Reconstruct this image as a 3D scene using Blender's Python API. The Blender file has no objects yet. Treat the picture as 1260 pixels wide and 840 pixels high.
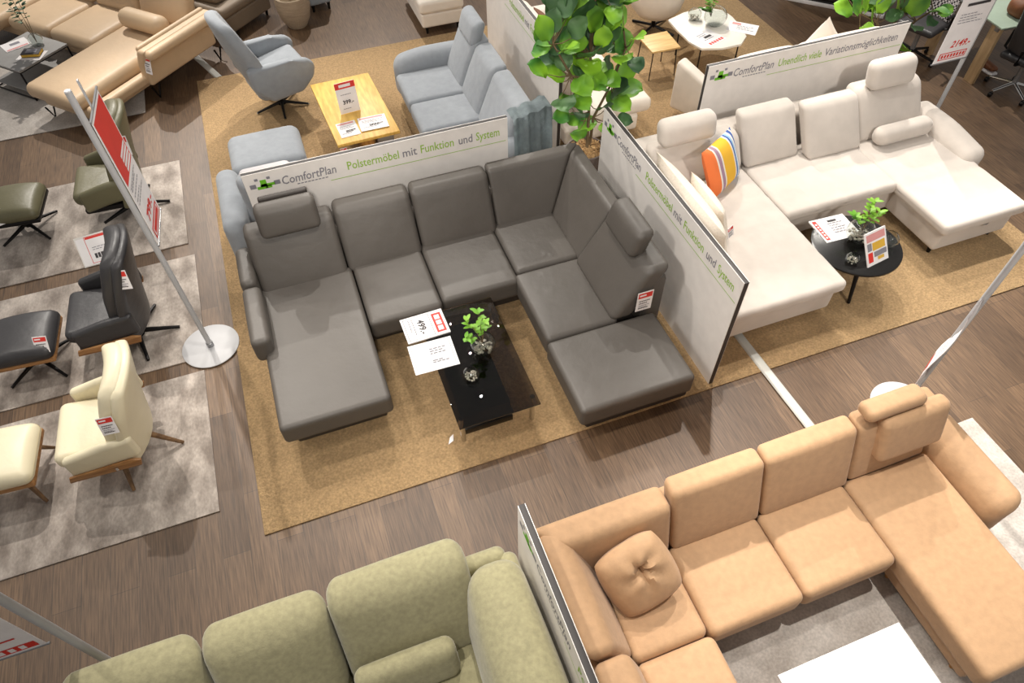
import bpy, bmesh, math, random
from mathutils import Vector, Matrix, Euler
random.seed(7)
SC = bpy.context.scene
COL = SC.collection
PI = math.pi

# ------------------------------------------------------------------ materials
def srgb(c):
    return tuple((x/255/12.92 if x/255 <= .04045 else ((x/255+.055)/1.055)**2.4) for x in c) + (1,)

def newmat(name):
    m = bpy.data.materials.new(name); m.use_nodes = True
    nt = m.node_tree
    return m, nt, nt.nodes['Principled BSDF']

def N(nt, t, **kw):
    n = nt.nodes.new(t)
    for k, v in kw.items():
        if k in n.inputs: n.inputs[k].default_value = v
        else: setattr(n, k, v)
    return n

def noise_mix(nt, coord, cols, scale, detail=4, lo=.35, hi=.65, stretch=None):
    src = coord
    if stretch:
        mp = N(nt, 'ShaderNodeMapping'); mp.inputs['Scale'].default_value = stretch
        nt.links.new(coord, mp.inputs['Vector']); src = mp.outputs['Vector']
    nz = N(nt, 'ShaderNodeTexNoise'); nz.inputs['Scale'].default_value = scale; nz.inputs['Detail'].default_value = detail
    nt.links.new(src, nz.inputs['Vector'])
    rp = N(nt, 'ShaderNodeValToRGB')
    rp.color_ramp.elements[0].position = lo; rp.color_ramp.elements[1].position = hi
    rp.color_ramp.elements[0].color = cols[0]; rp.color_ramp.elements[1].color = cols[1]
    nt.links.new(nz.outputs['Fac'], rp.inputs['Fac'])
    return rp.outputs['Color']

def scale_col(c, k):
    return tuple(min(1, x*k) for x in c[:3]) + (1,)

def bumps(nt, bsdf, coord, layers):
    prev = None
    for sc, st, dist, det in layers:
        nz = N(nt, 'ShaderNodeTexNoise'); nz.inputs['Scale'].default_value = sc; nz.inputs['Detail'].default_value = det
        nt.links.new(coord, nz.inputs['Vector'])
        b = N(nt, 'ShaderNodeBump'); b.inputs['Strength'].default_value = st; b.inputs['Distance'].default_value = dist
        nt.links.new(nz.outputs['Fac'], b.inputs['Height'])
        if prev: nt.links.new(prev.outputs['Normal'], b.inputs['Normal'])
        prev = b
    if prev: nt.links.new(prev.outputs['Normal'], bsdf.inputs['Normal'])

def soft(name, rgb, rough=.9, vary=.12, vscale=5, layers=((260, .25, .003, 2),), sheen=0, stretch=None):
    m, nt, b = newmat(name)
    c = srgb(rgb); tc = N(nt, 'ShaderNodeTexCoord').outputs['Object']
    col = noise_mix(nt, tc, (scale_col(c, 1-vary), scale_col(c, 1+vary)), vscale, 5, .3, .7, stretch)
    nt.links.new(col, b.inputs['Base Color'])
    b.inputs['Roughness'].default_value = rough
    if sheen:
        b.inputs['Sheen Weight'].default_value = sheen
        b.inputs['Sheen Roughness'].default_value = .5
    bumps(nt, b, tc, layers)
    return m

def flat(name, rgb, rough=.5, metal=0, spec=.5):
    m, nt, b = newmat(name)
    c = srgb(rgb); tc = N(nt, 'ShaderNodeTexCoord').outputs['Object']
    col = noise_mix(nt, tc, (scale_col(c, .97), scale_col(c, 1.03)), 9, 2)
    nt.links.new(col, b.inputs['Base Color'])
    b.inputs['Roughness'].default_value = rough; b.inputs['Metallic'].default_value = metal
    b.inputs['Specular IOR Level'].default_value = spec
    return m

def glass(name, rgb, rough=0.0, ior=1.45):
    m, nt, b = newmat(name)
    b.inputs['Base Color'].default_value = srgb(rgb)
    b.inputs['Transmission Weight'].default_value = 1
    b.inputs['Roughness'].default_value = rough; b.inputs['IOR'].default_value = ior
    return m

def wood(name, dark, light, scale=3, rough=.45, stretch=(1, 12, 12)):
    m, nt, b = newmat(name)
    tc = N(nt, 'ShaderNodeTexCoord').outputs['Object']
    nt.links.new(noise_mix(nt, tc, (srgb(dark), srgb(light)), scale, 6, .35, .65, stretch), b.inputs['Base Color'])
    b.inputs['Roughness'].default_value = rough
    return m

LEATHER = ((240, .18, .002, 3), (9, .22, .02, 3))
M = {}
M['dark_leather'] = soft('dark_leather', (84, 79, 74), .5, .06, 3, LEATHER)
M['dark_base'] = soft('dark_base', (50, 44, 40), .6, .06, 3, LEATHER)
M['tan'] = soft('tan_suede', (180, 144, 108), .72, .07, 22, ((200, .25, .003, 3), (14, .25, .015, 3)), .15)
M['green'] = soft('green_velour', (156, 150, 116), .85, .14, 34, ((120, .35, .004, 3), (8, .2, .02, 3)), .35)
M['cream'] = soft('cream_velvet', (198, 189, 180), .9, .05, 7, ((220, .3, .003, 3), (7, .15, .02, 2)), .3)
M['blue'] = soft('blue_grey_fabric', (143, 148, 154), .9, .06, 14, ((260, .35, .003, 2), (7, .2, .02, 2)), .2)
M['beige'] = soft('beige_leather', (204, 177, 144), .5, .05, 3, LEATHER)
M['taupe'] = soft('taupe_leather', (128, 112, 94), .55, .08, 4, LEATHER)
M['black_leather'] = soft('black_leather', (52, 51, 53), .42, .08, 4, LEATHER)
M['olive_leather'] = soft('olive_leather', (101, 97, 72), .45, .06, 4, LEATHER)
M['cream_leather'] = soft('cream_leather', (228, 218, 188), .42, .03, 4, LEATHER)
M['white_fabric'] = soft('white_fabric', (222, 212, 200), .9, .04, 9, ((240, .3, .003, 2),), .2)
M['grey_throw'] = soft('grey_throw', (140, 152, 156), .8, .18, 11, ((60, .4, .01, 3), (10, .5, .03, 3)))
M['pale_grey'] = soft('pale_grey_fabric', (192, 189, 191), .9, .05, 9)
M['speckle'] = soft('speckled_white', (226, 216, 202), .9, .08, 60, ((240, .3, .003, 2),))
M['brown_fabric'] = soft('brown_fabric', (112, 74, 52), .9, .1, 10)
M['sisal'] = soft('sisal_carpet', (176, 146, 106), 1, .24, 55, ((420, .9, .008, 3), (70, .5, .02, 3)))
M['panel'] = flat('panel_white', (232, 227, 222), .6)
M['panel_edge'] = flat('panel_edge_dark', (58, 54, 53), .6)
M['paper'] = flat('paper', (236, 232, 232), .6)
M['acrylic'] = flat('acrylic_holder', (226, 222, 216), .25)
M['black'] = flat('black_print', (58, 54, 56), .6)
M['grey_print'] = flat('grey_print', (132, 130, 138), .6)
M['red'] = flat('red_print', (214, 52, 42), .6)
M['pink_print'] = flat('pink_print', (214, 150, 148), .6)
M['lime'] = flat('lime_print', (150, 190, 70), .6)
M['green_logo'] = flat('green_logo', (108, 186, 40), .6)
M['yellow_print'] = flat('yellow_print', (216, 172, 60), .6)
M['green_print'] = flat('green_print', (60, 150, 90), .6)
M['black_metal'] = flat('black_metal', (28, 26, 26), .4, .6)
M['grey_metal'] = flat('grey_metal', (150, 150, 152), .35, .6)
M['pole_grey'] = flat('pole_grey', (178, 178, 180), .45, 0)
M['disc_white'] = flat('disc_white', (182, 182, 184), .5, 0)
M['chrome'] = flat('chrome', (200, 198, 196), .15, 1)
M['trunking'] = flat('trunking_grey', (196, 196, 190), .5)
M['bark'] = soft('bark', (110, 92, 66), .9, .2, 20)
M['chips'] = soft('bark_chips', (176, 142, 98), .9, .35, 30)
M['pot'] = soft('pot_taupe', (112, 100, 94), .7, .06, 8)
M['basket'] = soft('basket_weave', (168, 150, 128), .95, .15, 6, ((60, .8, .01, 2),), stretch=(1, 1, 9))
M['concrete'] = soft('concrete', (150, 148, 146), .7, .08, 8)
M['marble'] = soft('white_stone', (236, 230, 220), .35, .03, 5, ())
M['table_white'] = flat('table_white', (240, 240, 240), .3)
M['black_box'] = flat('black_lacquer', (16, 14, 13), .25)
M['smoked'] = glass('smoked_glass', (158, 148, 136))
M['smoked_dark'] = glass('smoked_dark_glass', (70, 66, 62))
M['clear'] = glass('clear_glass', (240, 244, 242))
M['green_glass'] = flat('frosted_green_glass', (172, 190, 172), .2)
M['pebble'] = soft('pebbles', (196, 186, 172), .6, .3, 50)
M['oak'] = wood('oak_top', (206, 160, 74), (232, 190, 98), 3, .5, (10, 1.5, 10))
M['oak_dark'] = wood('oak_leg', (150, 102, 44), (184, 132, 62), 4, .5, (8, 8, 1))
M['walnut'] = wood('walnut_shell', (140, 96, 54), (178, 130, 80), 5, .45, (1, 6, 12))
M['leg_wood'] = wood('leg_wood', (92, 66, 42), (122, 92, 60), 6, .5, (6, 6, 1))
M['pale_wood'] = wood('pale_wood', (196, 160, 100), (222, 186, 126), 4, .5, (1, 9, 9))
M['beech'] = wood('beech', (176, 146, 108), (198, 168, 128), 4, .5, (6, 6, 1))
M['bag_brown'] = soft('brown_hide', (120, 72, 40), .6, .25, 14)
M['mesh_weave'] = None

def leafmat(name, a, b_):
    m, nt, b = newmat(name)
    tc = N(nt, 'ShaderNodeTexCoord').outputs['Object']
    nt.links.new(noise_mix(nt, tc, (srgb(a), srgb(b_)), 3.2, 2, .38, .62), b.inputs['Base Color'])
    b.inputs['Roughness'].default_value = .5
    b.inputs['Subsurface Weight'].default_value = 0
    return m
M['leaf'] = leafmat('fig_leaf', (58, 116, 36), (138, 190, 44))
M['leaf_dark'] = leafmat('fig_leaf_dark', (46, 82, 50), (84, 122, 70))
M['leaf_light'] = leafmat('sprig_leaf', (92, 156, 40), (150, 196, 62))

def greyrug(name, a, b_, st=(3.5, 1.2, 1)):
    m, nt, b = newmat(name)
    tc = N(nt, 'ShaderNodeTexCoord').outputs['Object']
    c1 = noise_mix(nt, tc, (srgb(a), srgb(b_)), 2.2, 7, .36, .66, st)
    nz = noise_mix(nt, tc, ((.72, .72, .72, 1), (1.15, 1.15, 1.15, 1)), 60, 3, .3, .7, (1, st[1]/st[0], 1))
    mx = N(nt, 'ShaderNodeMix', data_type='RGBA', blend_type='MULTIPLY')
    mx.inputs[0].default_value = .7
    nt.links.new(c1, mx.inputs[6]); nt.links.new(nz, mx.inputs[7])
    nt.links.new(mx.outputs[2], b.inputs['Base Color'])
    b.inputs['Roughness'].default_value = .85; b.inputs['Sheen Weight'].default_value = .2
    bumps(nt, b, tc, ((180, .5, .004, 3),))
    return m
M['rug_grey'] = greyrug('rug_grey', (126, 115, 106), (192, 181, 171), (2.2, 1.2, 1))
M['rug_light'] = greyrug('rug_light', (172, 164, 156), (198, 191, 184), (2, 2, 1))

def plankfloor():
    m, nt, b = newmat('plank_floor')
    tc = N(nt, 'ShaderNodeTexCoord').outputs['Object']
    mp = N(nt, 'ShaderNodeMapping'); mp.inputs['Rotation'].default_value = (0, 0, PI/2)
    nt.links.new(tc, mp.inputs['Vector'])
    br = N(nt, 'ShaderNodeTexBrick'); br.offset = .37
    br.inputs['Scale'].default_value = 1; br.inputs['Brick Width'].default_value = 1.25; br.inputs['Row Height'].default_value = .19
    br.inputs['Mortar Size'].default_value = .0022; br.inputs['Mortar Smooth'].default_value = .3; br.inputs['Bias'].default_value = 0
    br.inputs['Color1'].default_value = srgb((82, 62, 44)); br.inputs['Color2'].default_value = srgb((106, 83, 61)); br.inputs['Mortar'].default_value = srgb((70, 56, 44))
    nt.links.new(mp.outputs['Vector'], br.inputs['Vector'])
    g = noise_mix(nt, tc, ((.55, .52, .5, 1), (1.35, 1.35, 1.35, 1)), 9, 10, .32, .68, (10, .55, 1))
    mx = N(nt, 'ShaderNodeMix', data_type='RGBA', blend_type='MULTIPLY'); mx.inputs[0].default_value = .85
    nt.links.new(br.outputs['Color'], mx.inputs[6]); nt.links.new(g, mx.inputs[7])
    nt.links.new(mx.outputs[2], b.inputs['Base Color'])
    b.inputs['Roughness'].default_value = .5
    bumps(nt, b, tc, ((40, .1, .002, 4),))
    return m
M['floor'] = plankfloor()

def stripes():
    m, nt, b = newmat('striped_cotton')
    tc = N(nt, 'ShaderNodeTexCoord').outputs['Object']
    sx = N(nt, 'ShaderNodeSeparateXYZ'); nt.links.new(tc, sx.inputs[0])
    mr = N(nt, 'ShaderNodeMapRange'); mr.inputs[1].default_value = -.25; mr.inputs[2].default_value = .25
    nt.links.new(sx.outputs['X'], mr.inputs[0])
    rp = N(nt, 'ShaderNodeValToRGB'); cr = rp.color_ramp; cr.interpolation = 'CONSTANT'
    O, Wt, B, Y, P_ = (226, 118, 62), (226, 220, 210), (62, 92, 160), (230, 178, 52), (160, 130, 150)
    st = [(0, O), (.17, Wt), (.21, P_), (.29, Wt), (.33, Y), (.66, Wt), (.70, B), (.75, (150, 185, 215)), (.80, Wt), (.85, B), (.92, Wt), (.96, B)]
    cr.elements[0].position = 0; cr.elements[0].color = srgb(O); cr.elements[1].position = .17; cr.elements[1].color = srgb(Wt)
    for p, c in st[2:]:
        e = cr.elements.new(p); e.color = srgb(c)
    nt.links.new(mr.outputs[0], rp.inputs[0]); nt.links.new(rp.outputs[0], b.inputs['Base Color'])
    b.inputs['Roughness'].default_value = .9
    bumps(nt, b, tc, ((300, .3, .002, 2),))
    return m
M['stripes'] = stripes()

def houndstooth():
    m, nt, b = newmat('black_white_weave')
    tc = N(nt, 'ShaderNodeTexCoord').outputs['Object']
    ck = N(nt, 'ShaderNodeTexChecker'); ck.inputs['Scale'].default_value = 45
    ck.inputs['Color1'].default_value = srgb((210, 204, 204)); ck.inputs['Color2'].default_value = srgb((44, 40, 44))
    nt.links.new(tc, ck.inputs['Vector']); nt.links.new(ck.outputs['Color'], b.inputs['Base Color'])
    b.inputs['Roughness'].default_value = .9
    return m
M['mesh_weave'] = houndstooth()

# ------------------------------------------------------------------ mesh helpers
def BM(): return bmesh.new()

def top(o):
    while o.parent: o = o.parent
    return o

def obj(name, bm, mat, parent=None, at=None, smooth=35, label=None):
    bmesh.ops.recalc_face_normals(bm, faces=bm.faces)
    off = None
    if parent is not None: off = top(parent).location
    elif at is not None: off = Vector(at)
    if off is not None and off.length > 0: bmesh.ops.translate(bm, verts=bm.verts, vec=-Vector(off))
    me = bpy.data.meshes.new(name); bm.to_mesh(me); bm.free()
    for p in me.polygons: p.use_smooth = True
    me.set_sharp_from_angle(angle=math.radians(smooth))
    o = bpy.data.objects.new(name, me); COL.objects.link(o)
    me.materials.append(M[mat] if isinstance(mat, str) else mat)
    if parent is not None: o.parent = parent
    elif at is not None: o.location = at
    if label: o['label'] = label
    return o

def thing(name, label, cat, loc=(0, 0, 0), rz=0, group=None):
    o = bpy.data.objects.new(name, None); COL.objects.link(o)
    o.empty_display_size = .1; o.location = loc; o.rotation_euler = (0, 0, rz)
    o['label'] = label; o['category'] = cat
    if group: o['group'] = group
    return o

def tag(o, label, cat, group=None):
    o['label'] = label; o['category'] = cat
    if group: o['group'] = group
    return o

def struct(o):
    o['kind'] = 'structure'; return o

def dup(root, loc, rz, label, group=None):
    r = root.copy(); COL.objects.link(r); r.location = loc; r.rotation_euler = (0, 0, rz); r['label'] = label
    if group: r['group'] = group
    def rec(src, dst):
        for ch in list(src.children):
            c = ch.copy(); COL.objects.link(c); c.parent = dst
            rec(ch, c)
    rec(root, r)
    return r

def apts(h, r, seg, n):
    a = [-(h-r)-r*math.tan(PI/4*(1-i/seg)) for i in range(seg)]
    a += [-(h-r)+2*(h-r)*i/n for i in range(n+1)]
    a += [(h-r)+r*math.tan(PI/4*((i+1)/seg)) for i in range(seg)]
    return a

def rbox(bm, c, s, r=.04, puff=(0, 0, 0), fn=None, rot=None, seg=3, n=7):
    """rounded, puffed cushion block; fn bends it in local unit coordinates"""
    h = [s[0]/2, s[1]/2, s[2]/2]; r = min(r, min(h)*.98)
    A = [apts(h[i], r, seg, n) for i in range(3)]
    cache = {}
    c = Vector(c)
    def vert(q):
        k = (round(q[0], 6), round(q[1], 6), round(q[2], 6))
        if k in cache: return cache[k]
        inn = [max(-(h[i]-r), min(h[i]-r, q[i])) for i in range(3)]
        d = Vector([q[i]-inn[i] for i in range(3)])
        if d.length > 0: d = d.normalized()*r
        p = Vector(inn)+d
        u = [p[i]/h[i] for i in range(3)]
        for i in range(3):
            if puff[i]:
                j, l = (i+1) % 3, (i+2) % 3
                p[i] += puff[i]*u[i]*max(0, 1-u[j]**2)*max(0, 1-u[l]**2)
        if fn: p = Vector(fn(p.copy(), u))
        if rot is not None: p = rot @ p
        v = bm.verts.new(p+c); cache[k] = v
        return v
    for ax in range(3):
        j, l = (ax+1) % 3, (ax+2) % 3
        for sg in (-1, 1):
            for a in range(len(A[j])-1):
                for b in range(len(A[l])-1):
                    f = []
                    for (da, db) in ((0, 0), (1, 0), (1, 1), (0, 1)):
                        q = [0, 0, 0]; q[ax] = sg*h[ax]; q[j] = A[j][a+da]; q[l] = A[l][b+db]
                        f.append(vert(q))
                    if sg < 0: f.reverse()
                    try: bm.faces.new(f)
                    except ValueError: pass
    return bm

def cush(bm, xs, ys, zs, r=.05, puff=(0, 0, .02), fn=None, n=7):
    return rbox(bm, ((xs[0]+xs[1])/2, (ys[0]+ys[1])/2, (zs[0]+zs[1])/2), (xs[1]-xs[0], ys[1]-ys[0], zs[1]-zs[0]), r, puff, fn, n=n)

def box(bm, xs, ys, zs, bev=.004):
    g = bmesh.ops.create_cube(bm, size=1)
    m = Matrix.Translation(((xs[0]+xs[1])/2, (ys[0]+ys[1])/2, (zs[0]+zs[1])/2)) @ Matrix.Diagonal((xs[1]-xs[0], ys[1]-ys[0], zs[1]-zs[0], 1))
    bmesh.ops.transform(bm, matrix=m, verts=g['verts'])
    if bev:
        es = list({e for v in g['verts'] for e in v.link_edges})
        bmesh.ops.bevel(bm, geom=es, offset=bev, segments=2, affect='EDGES', profile=.5)
    return bm

def prism(bm, poly, lo, hi, axis='z', bev=.01, seg=3, jig=None):
    """polygon extruded along an axis, edges rounded"""
    def P3(a, b, t):
        return {'z': (a, b, t), 'y': (a, t, b), 'x': (t, a, b)}[axis]
    v0 = [bm.verts.new(P3(a, b, lo)) for a, b in poly]; v1 = [bm.verts.new(P3(a, b, hi)) for a, b in poly]
    fs = [bm.faces.new(v0[::-1]), bm.faces.new(v1)]
    k = len(poly)
    for i in range(k): fs.append(bm.faces.new((v0[i], v0[(i+1) % k], v1[(i+1) % k], v1[i])))
    if bev:
        es = list({e for f in fs for e in f.edges})
        bmesh.ops.bevel(bm, geom=es, offset=bev, segments=seg, affect='EDGES', profile=.5, clamp_overlap=True)
    return bm

def tube(bm, pts, r, k=8, r2=None):
    pts = [Vector(p) for p in pts]; rings = []
    for i, p in enumerate(pts):
        d = (pts[min(i+1, len(pts)-1)]-pts[max(i-1, 0)]).normalized()
        a = d.cross(Vector((0, 0, 1)));
        if a.length < 1e-3: a = d.cross(Vector((0, 1, 0)))
        a.normalize(); b = d.cross(a)
        rr = r if r2 is None else r+(r2-r)*i/(len(pts)-1)
        rings.append([bm.verts.new(p+rr*(math.cos(2*PI*j/k)*a+math.sin(2*PI*j/k)*b)) for j in range(k)])
    for i in range(len(rings)-1):
        for j in range(k): bm.faces.new((rings[i][j], rings[i][(j+1) % k], rings[i+1][(j+1) % k], rings[i+1][j]))
    bm.faces.new(rings[0][::-1]); bm.faces.new(rings[-1])
    return bm

def lathe(bm, prof, c=(0, 0, 0), k=28, cap=True, fn=None):
    rings = []
    for r, z in prof:
        ring = []
        for j in range(k):
            a = 2*PI*j/k; rr = r*(fn(a, z) if fn else 1)
            ring.append(bm.verts.new((c[0]+rr*math.cos(a), c[1]+rr*math.sin(a), c[2]+z)))
        rings.append(ring)
    for i in range(len(rings)-1):
        for j in range(k): bm.faces.new((rings[i][j], rings[i][(j+1) % k], rings[i+1][(j+1) % k], rings[i+1][j]))
    if cap: bm.faces.new(rings[0][::-1]); bm.faces.new(rings[-1])
    return bm

def pillow(bm, w, h, t, mat, crease=0, n=18, knot=False):
    """throw pillow in its local XY plane, pinched corners"""
    def sheet(sg):
        g = []
        for i in range(n+1):
            row = []
            for j in range(n+1):
                u = -1+2*i/n; v = -1+2*j/n
                th = t/2*((1-abs(u)**3.2)*(1-abs(v)**3.2))**.55
                k_ = 1-.13*(u*v)**2 if knot else 1
                x = w/2*u*(1-(0 if knot else .07)*(1-v*v))*k_; y = h/2*v*(1-(0 if knot else .07)*(1-u*u))*k_
                z = sg*th
                if knot: z *= 1.1-.6*math.exp(-((u-.1)**2+(v-.25)**2)/.03)+.12*1.6*math.sin(5*math.atan2(v-.25, u-.1)+3*math.hypot(u, v))*math.exp(-((u-.1)**2+(v-.25)**2)/.35)
                elif crease: z += sg*crease*math.sin(5*u+2*v)*(1-u*u)*(1-v*v)
                row.append((x, y, z))
            g.append(row)
        return g
    cache = {}
    def V(i, j, sg, p):
        e = i in (0, n) or j in (0, n)
        k = (i, j, 0 if e else sg)
        if k not in cache: cache[k] = bm.verts.new(mat @ Vector((p[0], p[1], 0 if e else p[2])))
        return cache[k]
    for sg in (-1, 1):
        g = sheet(sg)
        for i in range(n):
            for j in range(n):
                f = [V(i, j, sg, g[i][j]), V(i+1, j, sg, g[i+1][j]), V(i+1, j+1, sg, g[i+1][j+1]), V(i, j+1, sg, g[i][j+1])]
                bm.faces.new(f if sg > 0 else f[::-1])
    return bm

def xf(loc, rx=0, ry=0, rz=0):
    return Matrix.Translation(loc) @ Euler((rx, ry, rz), 'XYZ').to_matrix().to_4x4()

_tcache = {}
def text(bm, s, x0, x1, y, hgt, mat, shear=0, bold=.008):
    """lettering fitted between x0 and x1 on a baseline, cap height hgt, in the local XY plane of mat"""
    key = (s, bold)
    if key not in _tcache:
        cu = bpy.data.curves.new('lettering', 'FONT'); cu.body = s; cu.size = 1; cu.offset = bold; cu.extrude = 0; cu.resolution_u = 2
        o = bpy.data.objects.new('lettering', cu); COL.objects.link(o)
        dg = bpy.context.evaluated_depsgraph_get()
        me = bpy.data.meshes.new_from_object(o.evaluated_get(dg))
        vs = [tuple(v.co) for v in me.vertices]; fs = [tuple(p.vertices) for p in me.polygons]
        bpy.data.objects.remove(o); bpy.data.curves.remove(cu); bpy.data.meshes.remove(me)
        _tcache[key] = (vs, fs)
    vs, fs = _tcache[key]
    if not vs: return
    a = min(v[0] for v in vs); b = max(v[0] for v in vs)
    sx = (x1-x0)/(b-a); sy = hgt/.72
    nv = [bm.verts.new(mat @ Vector((x0+(v[0]-a)*sx+shear*v[1]*sy, y+v[1]*sy, 0))) for v in vs]
    for f in fs:
        try: bm.faces.new([nv[i] for i in f])
        except ValueError: pass

def rect(bm, x0, x1, y0, y1, mat, z=0):
    bm.faces.new([bm.verts.new(mat @ Vector(p)) for p in ((x0, y0, z), (x1, y0, z), (x1, y1, z), (x0, y1, z))])

def sheet(name, label, cat, w, h, M4, prints, thick=.003, mat='paper', group=None, curl=0):
    """a printed sheet: M4 puts its lower-left corner, x along the width, y up, z out of the face.
    prints: list of (material, part name, [('r',x0,x1,y0,y1) | ('t',string,x0,x1,y,h)]) in fractions of w and h"""
    t = thing(name, label, cat, group=group)
    bm = BM(); nseg = 10
    def cz(u): return curl*math.sin(PI*u)
    for i in range(nseg):
        u0, u1 = i/nseg, (i+1)/nseg
        for (za, zb, flip) in ((0, 0, 0), (-thick, -thick, 1)):
            f = [(u0*w, 0, cz(u0)+za), (u1*w, 0, cz(u1)+za), (u1*w, h, cz(u1)+za), (u0*w, h, cz(u0)+za)]
            if flip: f.reverse()
            bm.faces.new([bm.verts.new(p) for p in f])
        for y in (0, h):
            bm.faces.new([bm.verts.new(p) for p in ((u0*w, y, cz(u0)), (u0*w, y, cz(u0)-thick), (u1*w, y, cz(u1)-thick), (u1*w, y, cz(u1)))])
    for u in (0, 1):
        bm.faces.new([bm.verts.new(p) for p in ((u*w, 0, 0), (u*w, 0, -thick), (u*w, h, -thick), (u*w, h, 0))])
    bmesh.ops.remove_doubles(bm, verts=bm.verts, dist=1e-5)
    obj('sheet', bm, mat, t)
    for li, (mt, pn, items) in enumerate(prints):
        lift = .0008+.0006*li
        b2 = BM()
        for it in items:
            L = Matrix.Translation((0, 0, lift))
            if it[0] == 'r':
                n2 = 6 if curl else 1
                for i in range(n2):
                    xa = it[1]+(it[2]-it[1])*i/n2; xb = it[1]+(it[2]-it[1])*(i+1)/n2
                    b2.faces.new([b2.verts.new(L @ Vector(p)) for p in ((xa*w, it[3]*h, cz(xa)), (xb*w, it[3]*h, cz(xb)), (xb*w, it[4]*h, cz(xb)), (xa*w, it[4]*h, cz(xa)))])
            else:
                nb = len(b2.verts)
                text(b2, it[1], it[2]*w, it[3]*w, it[4]*h, it[5]*h, L, 0, .028)
        obj(pn, b2, mt, t)
    t.matrix_world = M4
    return t

def frame4(o, ax, ay):
    """matrix with origin o, local x along ax and y as near ay as a right frame allows"""
    ax = Vector(ax).normalized(); ay = Vector(ay); az = ax.cross(ay).normalized(); ay = az.cross(ax)
    m = Matrix((ax, ay, az)).transposed().to_4x4(); m.translation = Vector(o)
    return m

def lines(x0, x1, ys, hh=.02, brk=None):
    out = []
    for k, y in enumerate(ys):
        e = x1-(x1-x0)*(.0, .25, .1, .35)[k % 4]
        x = x0
        while x < e-.02:
            l = (.09, .05, .12, .07)[int(x*97+k*5) % 4]
            out.append(('r', x, min(x+l, e), y, y+hh)); x += l+.02
    return out

def framed(x0, x1, y0, y1, t):
    return [('r', x0, x1, y0, y0+t), ('r', x0, x1, y1-t, y1), ('r', x0, x0+t, y0, y1), ('r', x1-t, x1, y0, y1)]

TAGP = [('red', 'red_header', [('r', .06, .94, .68, .94)]),
        ('paper', 'white_print', [('r', .14, .55, .78, .86)]),
        ('black', 'dark_print', lines(.15, .85, (.5, .38, .12), .05)),
        ('grey_print', 'grey_lines', lines(.15, .85, (.28, .2), .03))]
def price_tag(label, M4, w=.085, h=.13, cat='price tag'):
    return sheet('price_tag', label, cat, w, h, M4, TAGP, thick=.002, group='hanging price tags')

# ------------------------------------------------------------------ camera, light, exposure
H = 4.8
cam = bpy.data.cameras.new('camera'); co = bpy.data.objects.new('camera', cam); COL.objects.link(co)
cam.sensor_width = 36; cam.lens = 24.41; cam.clip_end = 100
R = Matrix(((0.9387662282796999, -0.34435735014472196, -0.011661219610827618),
            (-0.2754537649634274, -0.7297338403961393, -0.6257904965307279),
            (0.2069859705607592, 0.5906831109672998, -0.779904013586937)))
mw = Matrix((R[0], -R[1], -R[2])).transposed().to_4x4(); mw.translation = (0, 0, H)
co.matrix_world = mw
SC.camera = co

wd = bpy.data.worlds.new('hall_light'); SC.world = wd; wd.use_nodes = True
bg = wd.node_tree.nodes['Background']; bg.inputs[0].default_value = (1.0, .96, .92, 1); bg.inputs[1].default_value = .27

def spot(x, y, z, tx, ty, power, size=70, rad=.06, col=(1, .94, .86)):
    l = bpy.data.lights.new('track_or_fill_spot', 'SPOT'); l.energy = power; l.spot_size = math.radians(size); l.spot_blend = .7
    l.shadow_soft_size = rad; l.color = col
    o = bpy.data.objects.new('track_or_fill_spot', l); COL.objects.link(o); o.location = (x, y, z)
    d = Vector((tx, ty, .3))-Vector((x, y, z)); o.rotation_euler = d.to_track_quat('-Z', 'Y').to_euler()
    return o
KEY = 900
for tx, ty, k in ((-2.4, 2.6, .75), (.4, .4, .62), (3.3, .3, 1.25), (.9, 3.2, .6), (4.6, 2.8, .95), (-2.2, 6.4, .75), (.6, 6.6, .95), (4.2, 5.8, .8), (7.2, 4.2, 1.1), (-2.2, 9.4, 1.3), (1.6, 9.6, 1.1), (5.2, 8.2, 1.0), (6.2, 1.0, 1.5)):
    spot(tx+.7, ty+4.4, 5.6, tx, ty, KEY*k, 50, .045)
for tx, ty, k in ((-1.6, 3.6, .5), (1.6, 3.4, .5), (.2, 7.6, .7), (5, 3.8, .5), (2.6, .6, .5), (5.6, 6.6, .5)):
    spot(tx-2.6, ty+1.6, 5.8, tx, ty, KEY*k*.6, 60, .08)
for tx, ty, x, y, k in ((.6, 5.3, -.4, -1.2, .72), (4.8, 5.4, 4.4, -1.0, .75), (-1.5, 4.9, 1.7, 2.9, .45), (2.4, 3.6, -3.0, 2.2, .5), (2.6, 8, -2.4, 5.8, .35)):  # soft fill lamps, added to brighten the panel faces and left poster
    spot(x, y, 5.7, tx, ty, KEY*k, 46, .35)
spot(2.9, 1.2, 5.7, 2.5, .15, KEY*.7, 46, .06)  # steep fill lamp, added to brighten the tan seats and their rug
spot(-.9, 1.4, 5.7, -.5, 1.0, KEY*.35, 42, .06)
SC.view_settings.view_transform = 'Standard'; SC.view_settings.look = 'None'
SC.view_settings.exposure = 0.3; SC.view_settings.gamma = 1
SC.view_settings.use_curve_mapping = False

# ------------------------------------------------------------------ floor and coverings
bm = BM(); box(bm, (-7, 16), (-3, 17), (-.1, 0), 0)
struct(obj('floor', bm, 'floor'))

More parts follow.
